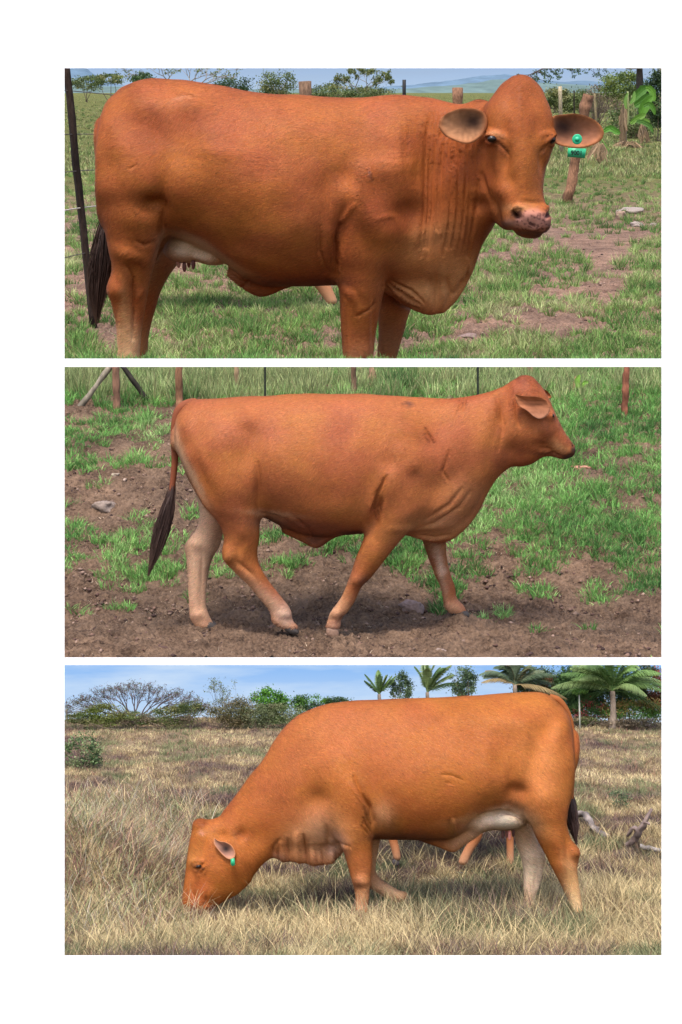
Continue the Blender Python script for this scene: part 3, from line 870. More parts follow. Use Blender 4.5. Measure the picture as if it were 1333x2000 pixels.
    strokes = [([(333, 462), (322, 470), (312, 488), (303, 508)], 5, -9), ([(326, 395), (320, 430), (322, 455)], 5, -6), ([(340, 462), (372, 470), (405, 488), (430, 510)], 7, 5),
        ([(661, 545), (655, 510), (659, 470), (668, 440)], 4, -10), ([(668, 540), (662, 520), (663, 495)], 2.5, -4), ([(674, 530), (668, 505)], 2.5, -3.5), ([(627, 440), (627, 490), (640, 525), (655, 536)], 3, -3),
        ([(752, 560), (778, 590), (820, 606)], 4, -9), ([(760, 556), (790, 574), (822, 596)], 3.5, -7), ([(768, 550), (805, 566), (828, 590)], 3, -6), ([(690, 400), (672, 430), (662, 470)], 5, 5),
        ([(735, 428), (752, 421), (772, 421)], 3.5, 1), ([(722, 330), (725, 340), (728, 350)], 1.8, 3.5), ([(735, 590), (722, 604), (700, 616)], 2.5, -3), ([(668, 560), (690, 575), (700, 600)], 8, 3),
        ([(840, 545), (842, 580), (836, 606)], 5, -5), ([(872, 540), (880, 570), (870, 600)], 4, -4), ([(900, 545), (897, 560), (886, 575)], 4, -5), ([(912, 520), (910, 540), (902, 556)], 3.5, -4),
        ([(340, 195), (356, 189), (376, 187), (384, 193)], 2.2, 1.6), ([(270, 320), (255, 330)], 2, -1.5), ([(470, 566), (490, 546), (520, 548)], 5, -5), ([(440, 530), (470, 548), (490, 556)], 3.5, -5),
        ([(268, 470), (285, 478), (300, 470)], 4, -3), ([(248, 520), (262, 545), (266, 600), (262, 660)], 4, -5), ([(283, 560), (270, 585)], 4, 3),
        # eyes, nostrils, mouth
        ([(950, 268), (957, 262), (966, 263), (974, 274)], 3, 6.5), ([(951, 275), (960, 281), (972, 279)], 3, 4.5), ([(974, 276), (984, 290), (990, 300)], 3, -3.5),
        ([(1069, 277), (1076, 264), (1086, 262)], 2.6, 6), ([(1068, 284), (1062, 296)], 3, -3), ([(1074, 283), (1082, 284)], 2.5, 3),
        ([(1007, 413), (1009, 421), (1016, 424)], 3.2, -13), ([(1073, 411), (1072, 419), (1066, 424)], 3.0, -12), ([(1004, 408), (1012, 403), (1022, 408)], 3, 3.5), ([(1076, 408), (1070, 403), (1062, 408)], 3, 3),
        ([(982, 446), (1005, 449), (1040, 452), (1072, 446)], 2.4, -4), ([(1041, 424), (1041, 444)], 2, -2), ([(960, 372), (966, 400), (978, 424)], 4, -4), ([(940, 340), (952, 380), (966, 410)], 5, -5),
        ([(943, 225), (948, 250), (944, 290)], 4, -5),
    ]
    strokes += folds([(828, 235), (826, 330), (822, 430), (812, 500)], [(942, 300), (938, 370), (932, 430), (918, 500)], 24, 2.0, -4.6, seed=4)
    strokes += folds([(842, 212), (838, 240), (836, 262)], [(935, 250), (934, 275), (930, 310)], 14, 2.4, -3.0, seed=8)
    strokes += folds([(790, 230), (788, 300), (786, 370)], [(835, 230), (832, 300), (826, 390)], 5, 4.0, -1.4, seed=9)
    coat = (0.47, 0.134, 0.038)
    sp = [
        (560, 200, 380, 26, 3, (0.47, 0.135, 0.045), .5), (250, 420, 60, 60, 0, (0.36, 0.10, 0.025), .4), (880, 330, 60, 150, 0, (0.36, 0.085, 0.022), .6), (1020, 300, 30, 110, 0, (0.47, 0.15, 0.04), .4),
        (1016, 175, 60, 40, 0, (0.33, 0.085, 0.024), .6),
        (395, 500, 60, 18, 20, (0.66, .46, .30), .85, -95, 1e9), (362, 490, 48, 30, 0, (0.68, 0.48, 0.34), .95, -95, 1e9), (345, 478, 14, 14, 0, (0.16, .09, .06), .6, -95, 1e9), (340, 470, 30, 12, 20, CREAM, .5),
        (385, 480, 36, 12, 25, CREAM, .6), (465, 525, 60, 10, 25, TAN, .5), (320, 500, 16, 46, 25, TAN, .4), (500, 572, 40, 14, 0, (0.30, 0.09, 0.04), .9),
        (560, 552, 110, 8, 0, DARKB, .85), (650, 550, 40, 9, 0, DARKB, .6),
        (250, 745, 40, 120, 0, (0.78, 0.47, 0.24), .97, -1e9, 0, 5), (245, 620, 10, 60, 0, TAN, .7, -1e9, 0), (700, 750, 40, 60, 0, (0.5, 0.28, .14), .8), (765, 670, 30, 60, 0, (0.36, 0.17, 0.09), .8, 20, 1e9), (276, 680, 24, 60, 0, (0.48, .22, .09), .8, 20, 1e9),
        (300, 540, 40, 40, 0, (0.42, 0.19, 0.09), .7, 25, 1e9),
        (835, 570, 66, 44, 0, (0.62, .30, .12), .7), (890, 545, 40, 50, 20, (0.62, .29, .11), .7), (840, 470, 70, 34, -25, TAN, .4), (780, 590, 50, 12, 20, (0.22, .06, .03), .6),
        (1000, 435, 24, 14, 0, (0.20, 0.10, 0.07), .8), (985, 440, 12, 10, 0, (0.10, 0.05, 0.04), .7), (1041, 430, 36, 21, 0, PINK, .97, -1e9, 1e9, 4), (1040, 455, 44, 6, 0, (0.12, 0.055, 0.045), .85), (1072, 440, 8, 12, 0, (0.16, .08, .06), .7),
        (1012, 405, 30, 9, 0, (0.5, 0.24, 0.1), .6), (1009, 417, 7, 8, 0, (0.03, 0.012, 0.01), .95), (1070, 417, 6, 8, 0, (0.04, 0.015, 0.012), .95),
        (962, 272, 13, 8, 20, (0.07, 0.025, 0.015), .95), (984, 286, 14, 4, 45, (0.16, 0.05, 0.02), .7), (958, 258, 16, 4, -10, (0.55, .22, .09), .5), (1079, 272, 8, 8, 0, (0.06, 0.02, 0.015), .95), (1063, 292, 5, 12, 25, (0.16, .05, .02), .6), (985, 295, 8, 20, -30, (0.28, .08, .03), .5), (972, 262, 14, 5, 20, (0.55, .25, .1), .5),  # includes cheek shading painted into the coat below the left eye
        (940, 245, 12, 30, 0, (0.2, .05, .02), .5), (725, 340, 3, 9, -15, (0.55, .25, .18), .7), (358, 191, 22, 4, -8, (0.58, .27, .15), .3),
    ]
    rg = np.random.default_rng(2)
    for i in range(95):
        a, b = rg.uniform(1008, 1074), rg.uniform(412, 452)
        sp.append((a, b, rg.uniform(.9, 2.8), rg.uniform(.8, 2.2), 0, (0.10, 0.035, 0.03), .85, -1e9, 1e9, 4))
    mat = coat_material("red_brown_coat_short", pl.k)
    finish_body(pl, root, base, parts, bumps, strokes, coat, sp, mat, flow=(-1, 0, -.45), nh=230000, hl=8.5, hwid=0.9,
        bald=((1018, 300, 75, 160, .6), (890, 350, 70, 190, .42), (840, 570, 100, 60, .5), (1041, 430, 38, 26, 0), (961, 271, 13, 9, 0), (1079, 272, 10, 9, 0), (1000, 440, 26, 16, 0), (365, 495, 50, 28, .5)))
    # ears
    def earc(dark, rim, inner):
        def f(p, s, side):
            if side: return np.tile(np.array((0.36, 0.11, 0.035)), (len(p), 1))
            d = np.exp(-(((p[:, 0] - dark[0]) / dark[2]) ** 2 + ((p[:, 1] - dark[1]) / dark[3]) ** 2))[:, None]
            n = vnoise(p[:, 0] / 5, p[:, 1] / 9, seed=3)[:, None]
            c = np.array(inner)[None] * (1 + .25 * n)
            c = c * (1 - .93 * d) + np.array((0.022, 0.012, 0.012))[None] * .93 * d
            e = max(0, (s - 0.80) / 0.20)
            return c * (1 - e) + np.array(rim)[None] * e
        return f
    leaf_ear(pl, root, [(857, 246), (863, 229), (883, 216), (908, 210.5), (932, 212), (948, 222), (952, 242), (944, 262), (926, 277), (908, 280), (888, 274), (868, 263)], -134, 9, mat, base, earc((926, 236, 30, 27), (0.36, 0.12, 0.045), (0.54, 0.25, 0.12)))
    e2 = leaf_ear(pl, root, [(1078, 230), (1086, 225), (1103, 223), (1126, 221.5), (1151, 228), (1169, 239), (1180, 256), (1175, 273), (1157, 284), (1133, 289), (1109, 287), (1086, 280), (1076, 262)], -114, 13, mat, base, earc((1102, 248, 32, 24), (0.45, 0.16, 0.06), (0.42, 0.17, 0.09)))
    # ear tag: button in front of the ear and plate below it
    tb = MB()
    ty = -122.0
    c = pl.P(1128, 271.5, (F + ty - 6) / F)
    rr = [0, 3.2, 3.4, 6.0, 8.8, 9.2, 9.0]; dd = [-2.4, -2.2, -0.6, -0.6, -0.8, -0.2, 1.6]
    vs = [c + np.array([0, dd[0], 0])]; n = 28
    for a_, b_ in zip(rr[1:], dd[1:]):
        for k in range(n): vs.append(c + np.array([a_ * math.cos(2 * math.pi * k / n), b_, a_ * math.sin(2 * math.pi * k / n)]))
    fs = [(0, 1 + k, 1 + (k + 1) % n) for k in range(n)]
    for i in range(len(rr) - 2):
        fs += [(1 + i * n + k, 1 + (i + 1) * n + k, 1 + (i + 1) * n + (k + 1) % n, 1 + i * n + (k + 1) % n) for k in range(n)]
    GREEN = (0.03, 0.50, 0.25)
    tb.add(vs, fs, GREEN)
    t1 = tb.build("tag_button", M_TAG, pl, base, root)
    pb = MB()
    q = [(1110.5, 288.5), (1146, 290), (1143, 308.5), (1109, 306)]
    fr = [pl.P(a_, b_, (F + ty + 2) / F) for a_, b_ in q]; bk = [p + np.array([0, 2.2, 0]) for p in fr]
    pb.add(fr + bk, [(0, 3, 2, 1), (4, 5, 6, 7), (0, 1, 5, 4), (1, 2, 6, 5), (2, 3, 7, 6), (3, 0, 4, 7)], (0.05, 0.52, 0.24))
    t2 = pb.build("ear_tag", M_TAG, pl, base, root)
    cu = D.curves.new("tag_number", 'FONT'); cu.body = "9001"; cu.size = 15; cu.align_x = 'CENTER'; cu.align_y = 'CENTER'; cu.extrude = 0.15; cu.offset = 0.35
    to = D.objects.new("tmp", cu); sc.collection.objects.link(to); bpy.context.view_layer.update()
    me = D.meshes.new_from_object(to.evaluated_get(bpy.context.evaluated_depsgraph_get())); D.objects.remove(to)
    co = np.empty(len(me.vertices) * 3, np.float32); me.vertices.foreach_get("co", co); co = co.reshape(-1, 3)
    cc = pl.P(1127, 298.5, (F + ty + 1.4) / F)
    v3 = np.stack([cc[0] + co[:, 0] * .72, cc[1] - co[:, 2] , cc[2] + co[:, 1] * .72 - co[:, 0] * 0.04], -1).astype(np.float32)
    me.vertices.foreach_set("co", v3.ravel()); me.update()
    set_col(me, np.tile(np.array((0.02, 0.03, 0.03)), (len(me.vertices), 1)))
    link("tag_number", me, M_TAG, pl, base, t2)
    # eyes
    ball(pl, root, base, "eye", 961.5, 271, -160, 8.6, 6.2, 6, M_EYE, (0.012, 0.006, 0.004))
    ball(pl, root, base, "eye", 1079, 272.5, -152, 6.5, 6.2, 6, M_EYE, (0.012, 0.006, 0.004))
    # teats
    for (a_, b_, y_, c_) in ((349, 513, -20, (0.42, .2, .15)), (360.5, 521, -26, (0.16, .06, .05)), (378, 516, -30, (0.14, .05, .045)), (369, 513, 24, (0.30, .14, .12))):
        ball(pl, root, base, "teat", a_, b_, y_, 4.2, 10, 4.2, tail_mat, c_)
    # tail
    tm = MB(); pts = np.array([(290, 166, 20), (262, 172, 28), (232, 190, 44), (222, 240, 56), (214, 320, 50), (207, 400, 34), (205, 425, 28)])
    pp = np.array([pl.P(a_, b_, (F + c_) / F) for a_, b_, c_ in cr(pts, 5)])
    tm.tube(pp, np.interp(np.linspace(0, 1, len(pp)), [0, .5, 1], [12, 9, 7]), (0.27, .07, .022), n=14)
    tm.build("tail", mat, pl, base, root, smooth=True)
    switch(pl, root, base, [(206, 410), (201, 470), (196, 530), (191, 590), (189, 632)], [7, 15, 19, 20, 15, 9, 4], 26, n=420, tipc=(0.09, .05, .03))
    for (a, b) in ((236, -75), (250, 75), (674, -76), (741, 74)):
        gv = 176 + 617 * F / (F + b)
        hoof(pl, root, base, (a + 58, gv), (a + 4, gv), (a + 44, gv - 24), (a + 4, gv - 24), b, 24)

# ================================================================== second pasture: cow walking to the right
def cow_second():
    pl = P2
    base = pl.P(640, 1225, 1.0)
    root = tag(empty("cow", pl, base), "orange brown cow walking to the right across bare soil, dark tail tip hanging free", "cow")
    L = lambda st, **k: loft(pl, st, **k)
    trunk = L([(343, 830, 345, 880, 0, 30), (352, 805, 352, 895, 0, 50), (374, 784, 372, 940, 0, 72), (405, 779, 400, 975, 0, 86), (440, 776, 440, 995, 0, 95), (480, 774, 485, 1004, 0, 101),
               (520, 774, 522, 1012, 0, 106), (560, 772, 562, 1032, 0, 110), (610, 769, 612, 1046, 0, 112), (660, 769, 662, 1045, 0, 110), (716, 770, 716, 1041, 0, 104), (770, 774, 775, 1038, 0, 94),
               (820, 777, 822, 1040, 0, 84), (865, 778, 862, 1042, 0, 76), (902, 775, 890, 1030, 0, 66), (935, 770, 922, 1000, 0, 56), (960, 764, 950, 955, 0, 48), (985, 755, 975, 925, 0, 43), (1003, 747, 1000, 906, 0, 40)], egg=0.14)
    head = L([(1006, 745, 1000, 905, 0, 40), (1022, 737, 1016, 908, 0, 42), (1040, 737, 1036, 902, 0, 42), (1056, 752, 1054, 895, 0, 41), (1072, 778, 1070, 891, 0, 37), (1088, 811, 1086, 893, 0, 31), (1103, 840, 1097, 896, 0, 27), (1114, 857, 1106, 896, 0, 24), (1122, 868, 1114, 893, 0, 20)], cap=0.5)
    crown = ell(pl, 1027, 745, 0, 17, 12, 18)
    dew = L([(795, 1000, 790, 1044, 0, 20), (840, 1000, 840, 1058, 0, 20), (872, 990, 872, 1059, 0, 19), (900, 960, 905, 1038, 0, 17), (925, 930, 936, 1000, 0, 15), (945, 910, 956, 957, 0, 14), (965, 890, 972, 930, 0, 14), (985, 880, 992, 913, 0, 14)])
    throat = ell(pl, 1020, 892, 0, 34, 18, 24, 0.1)
    flap = L([(560, 1010, 556, 1042, 0, 16), (590, 1020, 590, 1058, 0, 16), (616, 1030, 618, 1071, 0, 11), (640, 1030, 644, 1056, 0, 12), (664, 1025, 666, 1044, 0, 12)])
    nh = L([(395, 870, 520, 860, -44, 42), (384, 930, 520, 940, -50, 50), (394, 978, 514, 990, -54, 46), (424, 1016, 508, 1020, -56, 36), (437, 1048, 507, 1050, -56, 29), (434, 1080, 503, 1080, -56, 25), (441, 1097, 507, 1104, -56, 21),
            (462, 1120, 520, 1127, -56, 18), (487, 1144, 535, 1147, -56, 15), (511, 1172, 550, 1166, -56, 14), (527, 1194, 568, 1190, -56, 14), (532, 1214, 573, 1212, -56, 16), (548, 1226, 584, 1224, -56, 15)])
    fh = L([(365, 890, 470, 900, 44, 44), (375, 930, 470, 960, 50, 44), (384, 965, 455, 985, 52, 38), (391, 1000, 447, 1010, 54, 32), (384, 1033, 437, 1040, 55, 26), (362, 1063, 431, 1064, 55, 22), (364, 1090, 417, 1088, 55, 19), (367, 1120, 407, 1120, 55, 16), (369, 1150, 404, 1150, 55, 14), (370, 1185, 403, 1185, 55, 13.5), (371, 1204, 410, 1204, 55, 15), (381, 1222, 420, 1222, 55, 15)])
    nf = L([(745, 880, 860, 890, -48, 40), (735, 950, 850, 960, -54, 44), (727, 1000, 815, 1012, -56, 40), (717, 1032, 793, 1044, -56, 35), (709, 1056, 773, 1067, -56, 30), (696, 1090, 752, 1092, -56, 25), (683, 1128, 726, 1127, -56, 21), (675, 1150, 707, 1146, -56, 18), (664, 1170, 694, 1174, -56, 15), (649, 1192, 681, 1194, -56, 15), (643, 1206, 668, 1208, -56, 14), (637, 1222, 666, 1224, -56, 15)])
    ff = L([(800, 990, 880, 1000, 44, 36), (826, 1056, 872, 1060, 52, 24), (838, 1090, 874, 1092, 54, 19), (850, 1120, 880, 1120, 54, 16), (861, 1146, 889, 1144, 54, 13.5), (866, 1170, 893, 1168, 54, 13), (868, 1184, 904, 1180, 54, 14), (877, 1195, 912, 1192, 54, 14)])
    parts = [(trunk, 1), (head, 14), (crown, 8), (throat, 10), (nh, 20), (nf, 18), (fh, 16), (ff, 14), (dew, 12), (flap, 8)]
    bumps = [(485, 822, 24, 16, 0, 5), (440, 800, 50, 14, 0, 3), (362, 830, 16, 26, 0, 4), (430, 850, 40, 40, 0, 4), (395, 900, 24, 46, -25, 3), (480, 890, 28, 40, 0, -6), (500, 850, 24, 30, 0, -4), (455, 950, 40, 40, 0, 5), (400, 930, 10, 60, -25, -2),
             (510, 950, 16, 40, 0, -5), (570, 900, 60, 60, 0, 4), (560, 830, 50, 30, 0, -2), (650, 1000, 60, 24, 0, 3), (480, 1040, 14, 30, 0, 3), (452, 1085, 12, 14, 0, 4), (470, 1070, 10, 24, 20, -3),
             (760, 950, 26, 60, 25, 7), (738, 1000, 10, 40, 15, -9), (720, 960, 18, 40, 10, -3), (790, 860, 40, 70, 15, 4), (762, 905, 20, 22, 0, -4), (808, 910, 14, 16, 0, 4), (850, 830, 30, 60, 0, -4), (850, 950, 30, 30, 0, -5), (890, 930, 24, 30, 20, -3), (830, 1000, 50, 20, -15, 4),
             (905, 860, 40, 50, 40, 3), (985, 800, 12, 50, 15, -5), (955, 830, 20, 60, 25, 3), (1020, 850, 30, 30, 0, 5), (1000, 880, 12, 18, 0, -4), (1062, 840, 20, 14, 30, 3), (1085, 850, 14, 18, 25, -3), (1062, 870, 22, 8, 10, -3), (1075, 812, 8, 8, 0, 5), (1048, 830, 10, 16, 0, -3),
             (800, 790, 8, 4, 0, -2), (740, 1090, 30, 30, 0, 2), (697, 1134, 14, 10, -30, 4), (655, 1200, 12, 8, 0, 3), (557, 1200, 12, 8, 0, 3), (448, 1090, 8, 9, 0, 3), (480, 1110, 20, 5, 40, -3), (388, 1063, 16, 12, 0, 3, 15), (396, 1120, 5, 50, 0, -3, 15), (390, 1200, 12, 10, 0, 3, 15), (860, 1122, 12, 10, 0, 3, 15), (890, 1185, 12, 8, 0, 2, 15), (820, 1030, 50, 8, -5, 3)]
    strokes = [([(732, 1018), (728, 1000), (740, 960), (755, 930)], 3.2, -6.5), ([(738, 1014), (736, 998), (746, 972)], 2.6, -4), ([(744, 1006), (742, 992), (750, 978)], 2.4, -3.5), ([(722, 1020), (724, 990), (730, 970)], 2.6, 2.5),
               ([(832, 832), (842, 846), (850, 860)], 2.2, 2.6), ([(834, 840), (846, 862)], 2, -2), ([(1064, 889), (1085, 885), (1100, 892), (1116, 889)], 2.2, -4), ([(1055, 876), (1075, 878), (1095, 890)], 3, -3), ([(820, 1046), (850, 1050), (880, 1044)], 3, -3.5), ([(815, 1030), (850, 1022), (900, 990), (920, 960)], 4, -3.5), ([(835, 1010), (880, 985), (905, 955)], 4, -3),
               ([(510, 1004), (530, 1008), (560, 1016)], 4, -4), ([(575, 1010), (600, 1030), (618, 1060)], 4, -3), ([(380, 948), (402, 985), (434, 1024)], 4, 2), ([(505, 905), (505, 960), (508, 1000)], 4, -3), ([(880, 880), (868, 920), (880, 940)], 3, -2.5), ([(975, 770), (985, 830), (975, 880)], 4, -2.5), ([(905, 778), (900, 800)], 2, -2), ([(912, 777), (908, 800)], 2, -2),
               ([(1120, 868), (1123, 872)], 2.4, -6), ([(1012, 772), (1009, 800), (1014, 830)], 4, -4)]
    coat = (0.47, 0.15, 0.052)
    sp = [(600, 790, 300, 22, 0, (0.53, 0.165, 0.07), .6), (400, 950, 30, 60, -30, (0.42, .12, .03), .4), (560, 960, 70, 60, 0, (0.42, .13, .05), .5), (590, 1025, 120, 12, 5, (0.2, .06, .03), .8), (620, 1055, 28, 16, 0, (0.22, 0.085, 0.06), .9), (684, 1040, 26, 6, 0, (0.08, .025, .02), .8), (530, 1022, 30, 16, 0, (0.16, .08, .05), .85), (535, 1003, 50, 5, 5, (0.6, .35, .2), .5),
          (405, 1100, 60, 150, 0, (0.80, 0.51, 0.33), .95, 18, 1e9), (385, 950, 24, 60, -10, (0.70, 0.47, 0.30), .8, 8, 1e9), (415, 1090, 14, 60, 12, (0.22, .12, .08), .55, 18, 1e9),  # dark strip along the far hind leg's inner edge is painted shade
          (352, 880, 8, 60, -12, (0.62, .36, .2), .7), (375, 925, 8, 60, -28, (0.62, .36, .2), .8),
          (520, 1170, 60, 16, 45, (0.54, 0.31, 0.18), .8), (560, 1200, 26, 30, 0, (0.56, 0.38, .28), .7), (470, 1135, 40, 8, 42, (0.55, .3, .16), .6), (665, 1190, 40, 30, 0, (0.52, .28, .15), .6), (655, 1170, 10, 60, 24, (0.58, .34, .2), .8, -1e9, 0), (712, 1134, 16, 12, -30, (0.10, .035, .02), .75), (668, 1203, 8, 8, 0, (0.1, .04, .03), .7), (655, 1225, 18, 18, 0, (0.5, .27, .18), .7),
          (845, 1075, 18, 30, 0, (0.30, .15, .10), .7, 15, 1e9), (863, 1110, 8, 50, -10, (0.6, .42, .3), .7, 15, 1e9), (885, 1190, 26, 20, 0, (0.52, .3, .18), .7, 15, 1e9),
          (855, 1030, 64, 26, -10, (0.62, .29, .13), .7), (910, 970, 40, 40, 30, (0.5, .21, .09), .5), (860, 1056, 40, 5, 0, (0.3, .06, .025), .7), (930, 770, 70, 8, -12, (0.38, .075, .025), .6), (800, 790, 9, 4, 0, (0.08, .03, .02), .8), (803, 787, 4, 2, 0, (0.3, .1, .05), .5),
          (1026, 742, 22, 9, 0, (0.33, .085, .045), .8), (1070, 885, 40, 5, 5, (0.16, .05, .03), .7), (1115, 892, 15, 7.5, 0, (0.03, .015, .015), .97, -1e9, 1e9, 4), (1121, 878, 7, 9, 0, (0.02, .01, .01), .95, -1e9, 1e9, 4), (1095, 872, 18, 9, 30, (0.55, .28, .12), .5), (1040, 870, 40, 24, 20, (0.38, .10, .03), .5)]
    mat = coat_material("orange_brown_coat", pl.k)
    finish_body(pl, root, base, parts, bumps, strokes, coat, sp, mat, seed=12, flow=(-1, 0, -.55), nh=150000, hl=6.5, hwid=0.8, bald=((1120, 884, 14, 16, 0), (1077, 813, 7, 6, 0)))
    def ec(p, s, side):
        if side: return np.tile(np.array((0.4, .12, .05)), (len(p), 1))
        t = np.clip((p[:, 1] - 776) / 40, 0, 1)[:, None]
        n = vnoise(p[:, 0] / 30, p[:, 1] / 2.6, seed=3)[:, None]
        c = np.array((0.32, .105, .04))[None] * (1 - t) + np.array((0.34, .15, .085))[None] * t
        return c * (1 + .35 * n)
    leaf_ear(pl, root, [(1006, 770), (1024, 773), (1047, 774), (1063, 779), (1074, 789), (1075, 801), (1068, 813), (1056, 818), (1044, 814), (1030, 802), (1016, 794), (1009, 784)], -60, 9, mat, base, ec)
    leaf_ear(pl, root, [(1040, 756), (1056, 757), (1070, 764), (1078, 775), (1072, 778), (1058, 770)], 44, 6, mat, base, ec)
    ball(pl, root, base, "eye", 1078, 812, -34, 5.5, 4.5, 4.5, M_EYE, (0.012, 0.006, 0.004))
    tm = MB(); pts = np.array([(384, 787, 0), (366, 790, -4), (350, 803, -6), (343, 830, -6), (341, 862, -4), (342, 895, 0), (339, 930, 2), (335, 962, 2)])
    pp = np.array([pl.P(a, b, (F + c) / F) for a, b, c in cr(pts, 5)])
    tm.tube(pp, np.interp(np.linspace(0, 1, len(pp)), [0, .3, .6, 1], [10, 10, 7.5, 5.5]), (0.22, .065, .03), n=14)
    tm.build("tail", mat, pl, base, root, smooth=True)
    switch(pl, root, base, [(339, 935), (335, 960), (328, 990), (319, 1025), (309, 1060), (300, 1092), (290, 1124)], [4.5, 6, 9.5, 12.5, 13, 11, 7, 2.5], 2, n=360, tipc=(0.09, .05, .035))
    G = (0.05, 0.04, 0.035); T = (0.26, 0.15, 0.10)
    hoof(pl, root, base, (592, 1238), (562, 1236), (573, 1222), (548, 1222), -56, 15, G)
    hoof(pl, root, base, (436, 1234), (394, 1232), (420, 1214), (386, 1214), 55, 15, G)
    hoof(pl, root, base, (663, 1251), (636, 1242), (664, 1224), (636, 1222), -56, 15, T)
    hoof(pl, root, base, (923, 1206), (886, 1208), (912, 1192), (881, 1192), 54, 14, G)

